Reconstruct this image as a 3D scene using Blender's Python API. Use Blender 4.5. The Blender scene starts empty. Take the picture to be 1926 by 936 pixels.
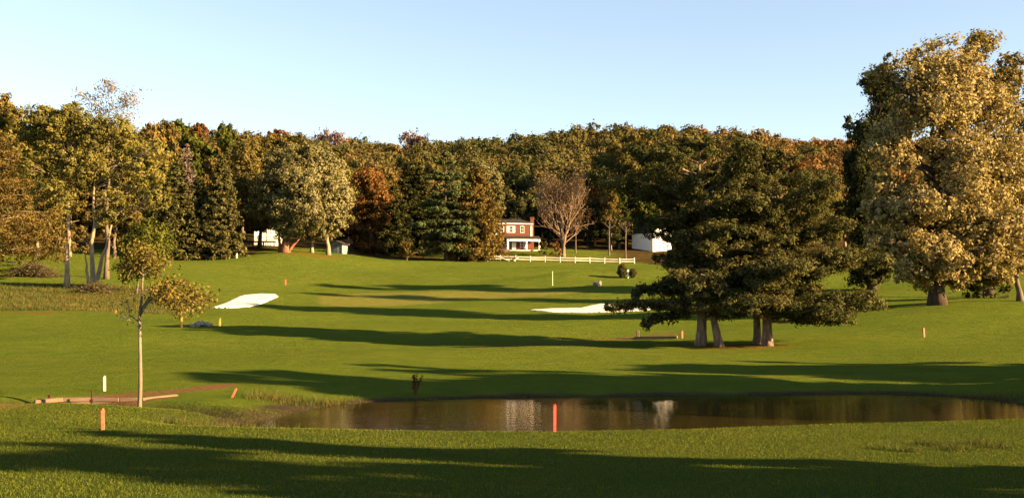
import bpy, bmesh, math, random
import numpy as np
from mathutils import Vector, Matrix

R = math.radians
SC = bpy.context.scene
COL = SC.collection
rng = np.random.default_rng(7)
random.seed(7)

# ------------------------------------------------------------------ camera model
FPX, CX, CY, HCAM = 2065.0, 963.0, 468.0, 4.2
PITCH = math.atan(92 / FPX)
CP, SP = math.cos(PITCH), math.sin(PITCH)


def ray(px, py):
    u, v = (px - CX) / FPX, (CY - py) / FPX
    yy = CP - v * SP
    return u / yy, (SP + v * CP) / yy          # x per metre of depth, z per metre of depth


def at(px, py, d):
    a, b = ray(px, py)
    return Vector((a * d, d, HCAM + b * d))


def topy(x, y, z):                              # world -> pixel row (for checks)
    dz = z - HCAM
    f = y * CP + dz * SP
    return CY - FPX * (-y * SP + dz * CP) / f


# ------------------------------------------------------------------ terrain
CTRL = []
for row in [
    # d, [(px, py), ...]
    (20, [(-700, 934), (0, 934), (963, 936), (1926, 938), (2600, 940)]),
    (27, [(-700, 872), (0, 870), (963, 868), (1926, 868), (2600, 868)]),
    (34, [(-900, 818), (0, 817), (500, 815), (963, 815), (1500, 808), (1926, 803), (2700, 800)]),
    (43, [(-700, 764), (265, 761), (0, 762)]),
    (54, [(-700, 722), (0, 716), (500, 718), (963, 719), (1500, 718), (1926, 716), (2700, 714)]),
    (70, [(-700, 678), (0, 676), (500, 677), (963, 677), (1500, 672), (1926, 668), (2700, 660)]),
    (85, [(-700, 646), (0, 645), (500, 648), (963, 650), (1380, 650), (1926, 636), (2700, 625)]),
    (103, [(-700, 615), (0, 613), (380, 612), (700, 622), (963, 624), (1400, 620), (1926, 595), (2700, 585)]),
    (118, [(-700, 596), (60, 592), (500, 600), (963, 606), (1400, 600), (1762, 577), (1926, 574), (2700, 565)]),
    (140, [(-700, 566), (60, 562), (460, 578), (700, 585), (963, 587), (1200, 586), (1400, 580), (1762, 556), (2700, 545)]),
    (160, [(-700, 534), (60, 529), (180, 530), (500, 556), (700, 562), (963, 563), (1240, 562), (1700, 540), (2700, 520)]),
    (182, [(-700, 512), (60, 508), (500, 535), (700, 545), (1039, 538), (1240, 530), (1700, 522), (2700, 500)]),
    (205, [(-700, 495), (100, 490), (350, 500), (600, 517), (963, 520), (1240, 512), (1700, 508), (2700, 485)]),
    (230, [(-700, 475), (100, 470), (400, 484), (540, 477), (700, 498), (963, 505), (1240, 500), (1700, 492), (2700, 470)]),
    (257, [(-700, 462), (100, 459), (540, 466), (750, 487), (963, 491), (1200, 496), (1700, 482), (2700, 460)]),
    (285, [(-700, 452), (100, 450), (540, 457), (750, 478), (975, 469), (1230, 474), (1700, 472), (2700, 452)]),
]:
    for (px, py) in row[1]:
        p = at(px, py, row[0])
        CTRL.append((p.x, p.y, p.z))
for d, z in ((330, 23), (400, 36), (500, 57), (600, 73.5), (680, 78), (900, 79), (1300, 75)):
    for k in (-1.3, -.9, -.5, -.15, .15, .5, .9, 1.3):
        CTRL.append((k * d, d, z + (2 if k < -.3 else 0)))
for x in (-120, -60, -25, 0, 25, 60, 120):
    CTRL.append((x, 0, 2.45)); CTRL.append((x, -80, 3.5)); CTRL.append((x, 10, 1.35))
CTRL = np.array(CTRL)


def _kern(r2):
    return 0.5 * r2 * np.log(r2 + 1e-9)


def _warp(x, y):                                # log-like depth so near rows and far rows weigh alike
    return np.asarray(x) / (np.maximum(np.asarray(y), 0) * 1.0 + 60) * 6, np.log((np.asarray(y) + 140) / 100) * 7


_wx, _wy = _warp(CTRL[:, 0], CTRL[:, 1])
_n = len(CTRL)
_A = np.zeros((_n + 3, _n + 3))
_A[:_n, :_n] = _kern((_wx[:, None] - _wx[None]) ** 2 + (_wy[:, None] - _wy[None]) ** 2) + np.eye(_n) * 0.01
_A[:_n, _n:] = np.stack([np.ones(_n), _wx, _wy], 1)
_A[_n:, :_n] = _A[:_n, _n:].T
_W = np.linalg.solve(_A, np.concatenate([CTRL[:, 2], np.zeros(3)]))

WATER = -0.45


def onplane(px, py, z):
    b = ray(px, py)[1]
    return at(px, py, (z - HCAM) / b)


POND_PX = [(395, 806), (440, 797), (505, 791), (545, 778), (600, 766), (660, 758), (760, 752), (900, 748), (1050, 746),
           (1250, 744), (1500, 742), (1640, 740), (1760, 743), (1860, 750), (1925, 762), (1940, 778), (1925, 796),
           (1700, 806), (1500, 812), (1240, 822), (1040, 824), (850, 823), (700, 820), (540, 818), (440, 814)]
POND = np.array([onplane(px, py, WATER).to_2d() for px, py in POND_PX])


def poly_sd(x, y, P):                           # signed distance, positive inside
    x = np.asarray(x, float); y = np.asarray(y, float)
    best = np.full(x.shape, 1e9); ins = np.zeros(x.shape, bool)
    for i in range(len(P)):
        ax, ay = P[i]; bx, by = P[(i + 1) % len(P)]
        ex, ey = bx - ax, by - ay
        t = np.clip(((x - ax) * ex + (y - ay) * ey) / (ex * ex + ey * ey), 0, 1)
        best = np.minimum(best, np.hypot(x - ax - t * ex, y - ay - t * ey))
        c = ((ay > y) != (by > y)) & (x < ex * (y - ay) / (ey + 1e-12) + ax)
        ins ^= c
    return np.where(ins, best, -best)


def line_dist(x, y, P):
    best = np.full(np.shape(x), 1e9)
    for i in range(len(P) - 1):
        ax, ay = P[i]; bx, by = P[i + 1]
        ex, ey = bx - ax, by - ay
        t = np.clip(((x - ax) * ex + (y - ay) * ey) / (ex * ex + ey * ey), 0, 1)
        best = np.minimum(best, np.hypot(x - ax - t * ex, y - ay - t * ey))
    return best


DITCH = np.array([onplane(px, py, -0.25).to_2d() for px, py in [(-300, 775), (0, 768), (150, 764), (265, 768), (400, 778), (500, 792)]])


def sines(x, y):
    return (np.sin(x * .31 + 1.3 * np.sin(y * .11)) * np.sin(y * .23 + .7) * .5 + np.sin(x * .13 - y * .17 + 2) * .7
            + np.sin(x * .057 + y * .041) * .8)


def terrain(x, y):
    x = np.asarray(x, float); y = np.asarray(y, float)
    shp = x.shape
    x = x.ravel(); y = y.ravel()
    z = np.empty(x.shape)
    for s in range(0, len(x), 20000):
        sx, sy = _warp(x[s:s + 20000], y[s:s + 20000])
        k = _kern((sx[:, None] - _wx[None]) ** 2 + (sy[:, None] - _wy[None]) ** 2)
        z[s:s + 20000] = k @ _W[:_n] + _W[_n] + _W[_n + 1] * sx + _W[_n + 2] * sy
    amp = np.clip((y - 15) / 120, 0.02, .22)
    z += sines(x, y) * amp * .8
    # mounds round the green
    for px, d, h, sx, sy in MOUNDS:
        mx = ray(px, 560)[0] * d
        z += h * np.exp(-((x - mx) / sx) ** 2 - ((y - d) / sy) ** 2)
    # creek and pond
    dd = line_dist(x, y, DITCH)
    z -= 0.42 * np.exp(-(dd / .8) ** 2)
    sd = poly_sd(x, y, POND) if len(x) < 400000 else None
    far = np.where(y > 44, 1, 0)
    shore = np.where(sd > 0, WATER - .04 - .3 * np.minimum(sd, 3), WATER + .03 + np.where(far, .10, .16) * (-sd) ** 1.15)
    kk = .08
    h = np.clip(.5 + .5 * (z - shore) / kk, 0, 1)
    z = shore * h + z * (1 - h) - kk * h * (1 - h)
    return z.reshape(shp)


MOUNDS = [(1225, 560, 7.0, 70, 90), (870, 580, -3.0, 55, 90), (1560, 560, -3.5, 70, 90), (300, 560, 4, 60, 90), (680, 560, -2.0, 60, 90), (1080, 196, 1.0, 7, 5), (820, 200, .5, 9, 6), (1230, 200, .8, 9, 6), (380, 108, .35, 4, 2.5), (1330, 84.5, .2, 3, 1.6)]


def gz(x, y):
    return float(terrain(np.array([x]), np.array([y]))[0])


def ground(px, py, d0=15, d1=420):              # first point of the ground along a pixel's ray
    a, b = ray(px, py)
    ds = np.concatenate([np.linspace(d0, 120, 600), np.linspace(120.2, d1, 900)])
    z = terrain(a * ds, ds)
    below = (HCAM + b * ds) < z
    i = int(np.argmax(below)) if below.any() else len(ds) - 1
    d = ds[i]
    return Vector((a * d, d, float(z[i])))


def gpt(px, d, dx=0):                           # ground point at a depth on a pixel's column
    x = ray(px, 520)[0] * d + dx
    return Vector((x, d, gz(x, d)))


# ------------------------------------------------------------------ object helpers
def tag(o, label=None, cat=None, group=None, kind=None):
    if label: o['label'] = label
    if cat: o['category'] = cat
    if group: o['group'] = group
    if kind: o['kind'] = kind
    return o


def empty(name, loc, rz=0, label=None, cat=None, group=None):
    o = bpy.data.objects.new(name, None)
    COL.objects.link(o)
    o.location = loc; o.rotation_euler = (0, 0, rz)
    o.empty_display_size = .2
    return tag(o, label, cat, group)


def link(name, me, mat, parent=None, smooth=False):
    o = bpy.data.objects.new(name, me)
    COL.objects.link(o)
    if mat is not None and len(me.materials) == 0: me.materials.append(mat)
    if parent: o.parent = parent
    if smooth: me.polygons.foreach_set('use_smooth', [True] * len(me.polygons))
    return o


def np_mesh(name, V, F, tint=None, smooth=False):
    V = np.ascontiguousarray(V, np.float32); F = np.ascontiguousarray(F, np.int32)
    me = bpy.data.meshes.new(name)
    me.vertices.add(len(V)); me.vertices.foreach_set('co', V.ravel())
    k = F.shape[1]
    me.loops.add(F.size); me.loops.foreach_set('vertex_index', F.ravel())
    me.polygons.add(len(F))
    me.polygons.foreach_set('loop_start', np.arange(0, F.size, k, dtype=np.int32))
    if smooth: me.polygons.foreach_set('use_smooth', np.ones(len(F), bool))
    me.update(calc_edges=True)
    if tint is not None:
        a = me.attributes.new('tint', 'FLOAT', 'FACE')
        a.data.foreach_set('value', np.ascontiguousarray(tint, np.float32))
    return me


class MB:                                       # collects shapes into one mesh
    def __init__(s): s.v = []; s.f = []

    def box(s, c, size, rz=0, rx=0, ry=0):
        m = Matrix.Translation(c) @ Matrix.Rotation(rz, 4, 'Z') @ Matrix.Rotation(ry, 4, 'Y') @ Matrix.Rotation(rx, 4, 'X')
        n = len(s.v)
        for z in (-.5, .5):
            for x, y in ((-.5, -.5), (.5, -.5), (.5, .5), (-.5, .5)):
                s.v.append(m @ Vector((x * size[0], y * size[1], z * size[2])))
        for q in ((3, 2, 1, 0), (4, 5, 6, 7), (0, 1, 5, 4), (1, 2, 6, 5), (2, 3, 7, 6), (3, 0, 4, 7)):
            s.f.append(tuple(n + i for i in q))
        return s

    def tube(s, pts, radii, seg=8, cap=True):
        pts = [Vector(p) for p in pts]
        rings = []
        for i, p in enumerate(pts):
            t = (pts[min(i + 1, len(pts) - 1)] - pts[max(i - 1, 0)]).normalized()
            a = t.cross(Vector((0, 1, .13)) if abs(t.y) < .9 else Vector((1, 0, 0))).normalized()
            b = t.cross(a)
            n = len(s.v)
            for k in range(seg):
                an = 2 * math.pi * k / seg
                s.v.append(p + (a * math.cos(an) + b * math.sin(an)) * radii[i])
            rings.append(n)
        for i in range(len(pts) - 1):
            for k in range(seg):
                k2 = (k + 1) % seg
                s.f.append((rings[i] + k, rings[i + 1] + k, rings[i + 1] + k2, rings[i] + k2))
        if cap:
            s.f.append(tuple(rings[-1] + seg - 1 - k for k in range(seg)))
            s.f.append(tuple(rings[0] + k for k in range(seg)))
        return s

    def prism(s, poly, y0, y1):                 # polygon in x,z extruded along y
        n = len(s.v); k = len(poly)
        for y in (y0, y1):
            for x, z in poly: s.v.append(Vector((x, y, z)))
        s.f.append(tuple(range(n, n + k))); s.f.append(tuple(range(n + 2 * k - 1, n + k - 1, -1)))
        for i in range(k):
            j = (i + 1) % k
            s.f.append((n + j, n + i, n + k + i, n + k + j))
        return s

    def build(s, name, mat, parent=None, smooth=False, bevel=0, jitter=0):
        me = bpy.data.meshes.new(name)
        bm = bmesh.new()
        vs = [bm.verts.new(v) for v in s.v]
        for f in s.f:
            try: bm.faces.new([vs[i] for i in f])
            except ValueError: pass
        bmesh.ops.recalc_face_normals(bm, faces=bm.faces)
        if bevel:
            bmesh.ops.bevel(bm, geom=list(bm.edges), offset=bevel, segments=1, affect='EDGES')
        if jitter:
            for v in bm.verts: v.co += Vector([random.uniform(-jitter, jitter) for _ in range(3)])
        bm.to_mesh(me); bm.free()
        return link(name, me, mat, parent, smooth)


def copy_tree(o, parent=None):
    c = o.copy(); COL.objects.link(c)
    if parent: c.parent = parent
    for ch in list(o.children): copy_tree(ch, c)
    return c


# ------------------------------------------------------------------ materials
class NT:
    def __init__(s, name):
        s.m = bpy.data.materials.new(name); s.m.use_nodes = True
        s.t = s.m.node_tree; s.t.nodes.clear()
        s.out = s.n('ShaderNodeOutputMaterial')

    def n(s, typ, **kw):
        nd = s.t.nodes.new(typ)
        for k, v in kw.items():
            if k in nd.inputs: nd.inputs[k].default_value = v
            else: setattr(nd, k, v)
        return nd

    def l(s, a, b): s.t.links.new(a, b)

    def noise(s, scale, detail=4, rough=.6, vec=None, stretch=None):
        nd = s.n('ShaderNodeTexNoise'); nd.inputs['Scale'].default_value = scale
        nd.inputs['Detail'].default_value = detail; nd.inputs['Roughness'].default_value = rough
        co = s.n('ShaderNodeTexCoord').outputs['Object'] if vec is None else vec
        if stretch:
            mp = s.n('ShaderNodeMapping'); mp.inputs['Scale'].default_value = stretch
            s.l(co, mp.inputs['Vector']); co = mp.outputs['Vector']
        s.l(co, nd.inputs['Vector'])
        return nd.outputs['Fac']

    def ramp(s, fac, stops, interp='LINEAR'):
        nd = s.n('ShaderNodeValToRGB'); cr = nd.color_ramp; cr.interpolation = interp
        while len(cr.elements) < len(stops): cr.elements.new(.5)
        for e, (p, c) in zip(cr.elements, stops):
            e.position = p; e.color = (*c, 1) if len(c) == 3 else c
        s.l(fac, nd.inputs['Fac'])
        return nd.outputs['Color']

    def mix(s, fac, a, b, blend='MIX'):
        nd = s.n('ShaderNodeMix', data_type='RGBA', blend_type=blend)
        if isinstance(fac, (int, float)): nd.inputs[0].default_value = fac
        else: s.l(fac, nd.inputs[0])
        for i, c in ((6, a), (7, b)):
            if isinstance(c, tuple): nd.inputs[i].default_value = (*c, 1)
            else: s.l(c, nd.inputs[i])
        return nd.outputs[2]

    def math(s, op, a, b=0.0):
        nd = s.n('ShaderNodeMath', operation=op)
        for i, c in ((0, a), (1, b)):
            if isinstance(c, (int, float)): nd.inputs[i].default_value = c
            else: s.l(c, nd.inputs[i])
        return nd.outputs[0]

    def attr(s, name):
        return s.n('ShaderNodeAttribute', attribute_name=name).outputs['Fac']

    def pbr(s, col, rough=.8, spec=.3, bump=None, bstr=.3, bdist=.05):
        p = s.n('ShaderNodeBsdfPrincipled')
        p.inputs['Roughness'].default_value = rough
        p.inputs['Specular IOR Level'].default_value = spec
        if isinstance(col, tuple): p.inputs['Base Color'].default_value = (*col, 1)
        else: s.l(col, p.inputs['Base Color'])
        if bump is not None:
            b = s.n('ShaderNodeBump'); b.inputs['Strength'].default_value = bstr; b.inputs['Distance'].default_value = bdist
            s.l(bump, b.inputs['Height']); s.l(b.outputs['Normal'], p.inputs['Normal'])
        s.l(p.outputs['BSDF'], s.out.inputs['Surface'])
        return p


def simple(name, col, rough=.8, var=.25, scale=3, spec=.3, bstr=.2, stretch=None):
    m = NT(name)
    f = m.noise(scale, 5, .65, stretch=stretch)
    lo = tuple(c * (1 - var) for c in col); hi = tuple(min(1, c * (1 + var)) for c in col)
    m.pbr(m.ramp(f, [(.3, lo), (.7, hi)]), rough, spec, f, bstr)
    return m.m


def leafmat(name, stops, transl=.3, objvar=.12):
    m = NT(name)
    t = m.attr('tint')
    if objvar:
        oi = m.n('ShaderNodeObjectInfo').outputs['Random']
        t = m.math('ADD', t, m.math('MULTIPLY', m.math('SUBTRACT', oi, .5), objvar))
    c = m.ramp(t, stops)
    d = m.n('ShaderNodeBsdfDiffuse'); m.l(c, d.inputs['Color'])
    tr = m.n('ShaderNodeBsdfTranslucent')
    m.l(m.mix(1.0, c, (1.0, .9, .45), 'MULTIPLY'), tr.inputs['Color'])
    mx = m.n('ShaderNodeMixShader'); mx.inputs[0].default_value = transl
    m.l(d.outputs[0], mx.inputs[1]); m.l(tr.outputs[0], mx.inputs[2])
    m.l(mx.outputs[0], m.out.inputs['Surface'])
    return m.m


def barkmat(name, c0, c1, scale=4):
    m = NT(name)
    f = m.noise(scale, 6, .7, stretch=(1, 1, .22))
    m.pbr(m.ramp(f, [(.35, c0), (.65, c1)]), .9, .1, f, .6, .08)
    return m.m

# ------------------------------------------------------------------ foliage builders
def unit(v): return v / (np.linalg.norm(v, axis=-1, keepdims=True) + 1e-9)


def leaf_quads(C, Nrm, size, asp=.6, g=None):
    """rhombic leaves / leaf sprays: centres (N,3), normals, half length per leaf"""
    g = g or rng
    N = len(C)
    r = unit(g.normal(size=(N, 3)))
    a = unit(np.cross(Nrm, r)); b = np.cross(Nrm, a)
    s = np.asarray(size)[:, None] * np.ones((N, 1))
    fold = Nrm * s * .25
    V = np.stack([C + a * s, C + b * s * asp + fold, C - a * s, C - b * s * asp + fold], 1).reshape(-1, 3)
    F = np.arange(4 * N).reshape(N, 4)
    return V, F


def tri_leaves(C, Nrm, size, g=None):
    g = g or rng
    N = len(C)
    a = unit(np.cross(Nrm, unit(g.normal(size=(N, 3))))); b = np.cross(Nrm, a)
    s = np.asarray(size)[:, None]
    return np.stack([C + a * s, C - a * s * .6 + b * s * .8, C - a * s * .6 - b * s * .8], 1).reshape(-1, 3), np.arange(3 * N).reshape(N, 3)


def bent(p0, p1, n, sag, wob, g):
    p0 = np.asarray(p0, float); p1 = np.asarray(p1, float)
    t = np.linspace(0, 1, n)[:, None]
    P = p0 + (p1 - p0) * t
    L = np.linalg.norm(p1 - p0)
    P[:, 2] += (sag * L * np.sin(np.pi * t))[:, 0]
    P[1:-1] += g.normal(size=(n - 2, 3)) * wob * L
    return P


LEAFCOUNT = [0]
DENS = 2.3            # leaves per clump, as a multiple
LSC = .66             # leaf size, as a multiple


def crown_from_lobes(lobes, per, leaf, g, clump_r=.16, tilt=.55, shell=.55):
    """lobes: (cx,cy,cz,rx,ry,rz[,tint]); each lobe filled with clumps of leaves, more towards its outside"""
    Cs, Ns, Ts, clumps = [], [], [], []
    for L in lobes:
        c = np.array(L[:3]); r = np.array(L[3:6]); tb = L[6] if len(L) > 6 else 0
        vol = (r.prod()) ** (2 / 3)
        ncl = max(8, int(per * vol))
        d = unit(g.normal(size=(ncl, 3)))
        rad = shell + (1 - shell) * g.random(ncl) ** .7
        rad *= 1 + .12 * np.sin(d[:, 0] * 5 + c[0]) * np.cos(d[:, 2] * 6 + c[1])
        cc = c + d * r * rad[:, None]
        m = (g.integers(9, 22, ncl) * DENS).astype(int)
        idx = np.repeat(np.arange(ncl), m)
        cr = clump_r * r.mean() * g.uniform(.6, 1.4, ncl)
        off = g.normal(size=(len(idx), 3)) * np.array([1, 1, .8])
        P = cc[idx] + off * cr[idx][:, None]
        out = unit((P - c) / r)
        Nn = unit(out * tilt * .8 + unit(off) * .75 + np.array([0, 0, .18]) + g.normal(size=P.shape) * .42)
        tc = g.normal(size=ncl) * .11
        Cs.append(P); Ns.append(Nn); Ts.append(.5 + tb + tc[idx] + g.normal(size=len(idx)) * .055)
        clumps.append(cc)
    C = np.concatenate(Cs); N = np.concatenate(Ns); T = np.clip(np.concatenate(Ts), 0, 1)
    return C, N, T, clumps


def boughs(lobes, k, f, g):
    """break each lobe of a crown into k smaller ones sitting towards its outside"""
    out = []
    for L in lobes:
        c = np.array(L[:3]); r = np.array(L[3:6]); tb = L[6] if len(L) > 6 else 0
        for i in range(k):
            d = unit(g.normal(size=3)); ff = f * g.uniform(.75, 1.3)
            q = c + d * r * (1 - ff * .75) * g.uniform(.75, 1.1)
            out.append((q[0], q[1], q[2], r[0] * ff, r[1] * ff, r[2] * ff * .9, tb + g.normal() * .09))
    return out


def auto_lobes(H, base, Rr, K, prof, g, squash=.9):
    """lobes spread through a crown envelope; prof(t) = relative radius at crown height t"""
    out = []
    for i in range(K):
        t = (i + .5) / K
        t = min(.97, max(.04, t + g.normal() * .04))
        pr = prof(t) * Rr
        an = i * 2.39996 + g.normal() * .35
        lr = Rr * g.uniform(.30, .46) * (0.6 + .4 * prof(t))
        rr = max(0, pr - lr * .8) * g.uniform(.75, 1.05)
        z = base + t * (H - base)
        z = min(z, H - lr * squash * .75)
        out.append((rr * math.cos(an), rr * math.sin(an), z, lr, lr, lr * squash, g.normal() * .06))
    return out


PROF = {
    'round': lambda t: math.sin(math.pi * (0.12 + .82 * t)) ** .7,
    'oval': lambda t: math.sin(math.pi * (0.08 + .86 * t)) ** .55,
    'cone': lambda t: max(.12, 1.02 - t) ** .8,
    'vase': lambda t: .35 + .65 * math.sin(math.pi * (.1 + .75 * t)),
    'wide': lambda t: max(.15, (1 - t ** 2.2)) ** .6,
}


def broadleaf(name, H, base, Rr, mat, bark, seed, K=14, prof='round', per=7, leaf=.3, trunk_r=.35, lobes=None, limbs=True,
              lean=(0, 0), asp=.62, clump_r=.16, shell=.5, sub=5, extra_trunks=(), tilt=.55, squash=.9, split=0, sf=.5):
    """an Empty > trunk (with its limbs) and crown (leaf sprays)"""
    g = np.random.default_rng(seed)
    root = empty(name, (0, 0, 0))
    lobes = lobes or auto_lobes(H, base, Rr, K, PROF[prof], g, squash)
    if split: lobes = boughs(lobes, split, sf, g)
    C, N, T, clumps = crown_from_lobes(lobes, per, leaf, g, clump_r, tilt, shell)
    V, F = leaf_quads(C, N, leaf * LSC * g.uniform(.65, 1.35, len(C)), asp, g)
    LEAFCOUNT[0] += len(F)
    mb = MB()
    top = np.array([lean[0], lean[1], base + (H - base) * .72])
    P = bent((0, 0, -.4), top, 9, 0, .008, g); P[:2, :2] *= .2
    tt = np.linspace(0, 1, 9)
    rad = trunk_r * (1 - tt) ** .8 + .05; rad[0] *= 1.55; rad[1] *= 1.05
    mb.tube(P, rad, 10)
    for (x0, y0, x1, y1, z1, r0) in extra_trunks:
        Q = bent((x0, y0, -.3), (x1, y1, z1), 7, 0, .012, g)
        mb.tube(Q, np.linspace(r0 * 1.25, r0 * .35, 7), 8)
    if limbs:
        for L, cl in zip(lobes, clumps):
            c = np.array(L[:3])
            zt = max(base * .55, min(c[2] - .35 * math.hypot(c[0], c[1]) - .1 * L[5], top[2] * .95))
            f = np.interp(zt, P[:, 2], np.arange(9)); i = int(min(f, 7)); fr = f - i
            s = P[i] * (1 - fr) + P[i + 1] * fr
            r0 = max(.05, np.interp(zt, P[:, 2], rad) * .5)
            Q = bent(s, c, 6, .05, .03, g)
            mb.tube(Q, np.linspace(r0, max(.03, r0 * .3), 6), 6)
            for k in g.choice(len(cl), min(sub, len(cl)), replace=False):
                Q2 = bent(Q[3] * .6 + Q[4] * .4, cl[k], 4, .03, .05, g)
                mb.tube(Q2, np.linspace(r0 * .4, .02, 4), 4, cap=False)
    mb.build('trunk', bark, root, smooth=True)
    link('crown', np_mesh('crown', V, F, T), mat, root)
    return root


def conifer(name, H, base, Rr, mat, bark, seed, whorls=26, per_whorl=6, slope=-.25, curl=.25, leaf=.22, dens=14, trunk_r=.28,
            power=.85, tuft=.35, gap=0.0, spread=.28, irregular=.15, skew=None, thick=.5, lean=(0, 0), bare=0.0, topr=.0, tipw=.0):
    """an Empty > trunk (with its boughs) and crown (needle sprays along every bough)"""
    g = np.random.default_rng(seed)
    root = empty(name, (0, 0, 0))
    mb = MB()
    n = 10
    P = np.zeros((n, 3)); t = np.linspace(0, 1, n)
    P[:, 2] = -.4 + (H + .2) * t; P[:, 0] = lean[0] * np.sin(t * 2.2); P[:, 1] = lean[1] * np.sin(t * 2.2)
    rad = trunk_r * (1 - t) ** .9 + .025; rad[0] *= 1.4
    mb.tube(P, rad, 9)
    Cs, Ns, Ts, Ss = [], [], [], []
    for w in range(whorls):
        tw = (w + g.uniform(-.3, .3)) / whorls
        tw = min(max(tw, 0), .995)
        z0 = base + tw * (H - base)
        cx, cy = np.interp(z0, P[:, 2], P[:, 0]), np.interp(z0, P[:, 2], P[:, 1])
        env = max(topr, (1 - tw)) ** power if not callable(power) else power(tw)
        for k in range(per_whorl):
            if g.random() < gap: continue
            an = 2 * math.pi * (k + g.uniform(-.35, .35)) / per_whorl + w * 1.1
            L = Rr * env * (1 + g.normal() * irregular) + .25
            if skew: L *= 1 + skew[0] * math.cos(an - skew[1])
            L = max(.3, L)
            m = max(4, int(L / .5) + 3)
            s = np.linspace(0, 1, m)
            dz = slope * s * L + curl * L * s ** 2.2
            Q = np.stack([cx + np.cos(an) * s * L, cy + np.sin(an) * s * L, z0 + dz], 1)
            Q[1:] += g.normal(size=(m - 1, 3)) * .03 * L
            mb.tube(Q[::max(1, m // 5)], np.linspace(max(.02, .012 * L + .018), .012, len(Q[::max(1, m // 5)])), 4, cap=False)
            nl = int(dens * L * (1.4 if L < 1 else 1))
            if nl < 1: continue
            u = bare + (1 - bare) * g.random(nl) ** .75
            cpt = np.stack([np.interp(u, s, Q[:, j]) for j in range(3)], 1)
            side = np.array([-math.sin(an), math.cos(an), 0])
            wid = (spread * L * (u * (1.15 - u * .75 + tipw * u)) + .08)[:, None]
            # sprays gather in tufts along the bough
            tf = np.round(u * (3 + L * 1.1)) * 1.7 + w * 3.1 + k
            jit = (np.sin(tf * 12.9898) * 43758.5453) % 1
            off = side * wid * (g.normal(size=(nl, 1)) * .6 + (jit[:, None] - .5) * 2 * tuft)
            up = np.array([0, 0, 1.0]) * (g.normal(size=(nl, 1)) * .5 - .12) * thick * np.sqrt(wid)
            Cs.append(cpt + off + up)
            nn = unit(np.array([0, 0, .75]) + g.normal(size=(nl, 3)) * .55 + np.array([math.cos(an), math.sin(an), 0]) * .25)
            Ns.append(nn)
            Ts.append(np.clip(.38 + .22 * u + (jit - .5) * .22 + g.normal(size=nl) * .10, 0, 1))
            Ss.append(leaf * g.uniform(.6, 1.4, nl))
    C = np.concatenate(Cs); N = np.concatenate(Ns); T = np.concatenate(Ts); S = np.concatenate(Ss)
    V, F = leaf_quads(C, N, S, .38, g)
    LEAFCOUNT[0] += len(F)
    mb.build('trunk', bark, root, smooth=True)
    link('crown', np_mesh('crown', V, F, T), mat, root)
    return root


def pad_pine(name, H, base, Rr, mat, bark, seed, whorls=13, per_whorl=5, power=None, leaf=.12, per=27, trunk_r=.33, lean=(0, 0), skew=None, rise=.10, gap=.1, up=.5, flat=.42, limb_low=(), notch=None):
    """open pine: long boughs carrying flat pads of needles, dark between the layers"""
    g = np.random.default_rng(seed)
    root = empty(name, (0, 0, 0)); mb = MB(); pads = []
    n = 12; t = np.linspace(0, 1, n); P = np.zeros((n, 3)); P[:, 2] = -.4 + (H - .4) * t
    P[:, 0] = lean[0] * np.sin(np.minimum(t * 4, 1.5)) + .12 * np.sin(t * 7 + seed); P[:, 1] = .12 * np.cos(t * 6 + seed) * t
    rad = trunk_r * (1 - t) ** .75 + .03; rad[0] *= 1.45; rad[1] *= 1.08
    mb.tube(P, rad, 10)

    def bough(z0, an, L, ris):
        x0, y0 = np.interp(z0, P[:, 2], P[:, 0]), np.interp(z0, P[:, 2], P[:, 1])
        s_ = np.linspace(0, 1, 7)
        Q = np.stack([x0 + np.cos(an) * s_ * L, y0 + np.sin(an) * s_ * L, z0 + ris * L * s_ ** 1.5], 1)
        Q[1:] += g.normal(size=(6, 3)) * .035 * L * np.array([1, 1, .5])
        mb.tube(Q, np.linspace(.03 + .016 * L, .015, 7), 5, cap=False)
        k = max(2, int(L / .85))
        for j in range(k):
            u = .32 + .68 * (j + g.uniform(.2, .8)) / k
            q = np.array([np.interp(u, s_, Q[:, c]) for c in range(3)])
            side = np.array([-math.sin(an), math.cos(an), 0]) * g.normal() * .20 * L * (1.15 - u * .6)
            r = (.34 + .085 * L) * g.uniform(.75, 1.3)
            q2 = q + side + [0, 0, .05]
            mb.tube([q - (Q[-1] - Q[0]) * .08, q2], [.03, .012], 4, cap=False)
            pads.append((q2[0], q2[1], q2[2] + .06, r * 1.25, r * 1.25, r * flat * g.uniform(.8, 1.25), g.normal() * .07))

    for w in range(whorls):
        tw = min(.985, max(0, (w + g.uniform(-.3, .3)) / (whorls - .6)))
        z0 = base + tw * (H - base - .5)
        for k in range(per_whorl):
            if g.random() < gap: continue
            an = 2 * math.pi * (k + g.uniform(-.4, .4)) / per_whorl + w * 1.15
            L = Rr * power(tw) * (1 + float(np.clip(g.normal() * .2, -.4, .28)))
            if skew: L *= 1 + skew[0] * math.cos(an - skew[1])
            if notch and notch[2] < z0 < notch[3] and math.cos(an - notch[0]) > notch[1]: L *= .60
            bough(z0, an, max(.5, L), rise + up * tw ** 2 + g.normal() * .05)
    for (z0, an, L, ris) in limb_low: bough(z0, an, L, ris)
    pads.append((P[-1][0], P[-1][1], H - .25, .5, .5, .5, 0))
    C, N, T_, _ = crown_from_lobes(pads, per, leaf, g, .20, .5, .25)
    N = unit(N + np.array([0, 0, .35]))
    V, F = leaf_quads(C, N, leaf * g.uniform(.6, 1.4, len(C)), .36, g)
    LEAFCOUNT[0] += len(F)
    mb.build('trunk', bark, root, smooth=True)
    link('crown', np_mesh('crown', V, F, T_), mat, root)
    return root


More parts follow.
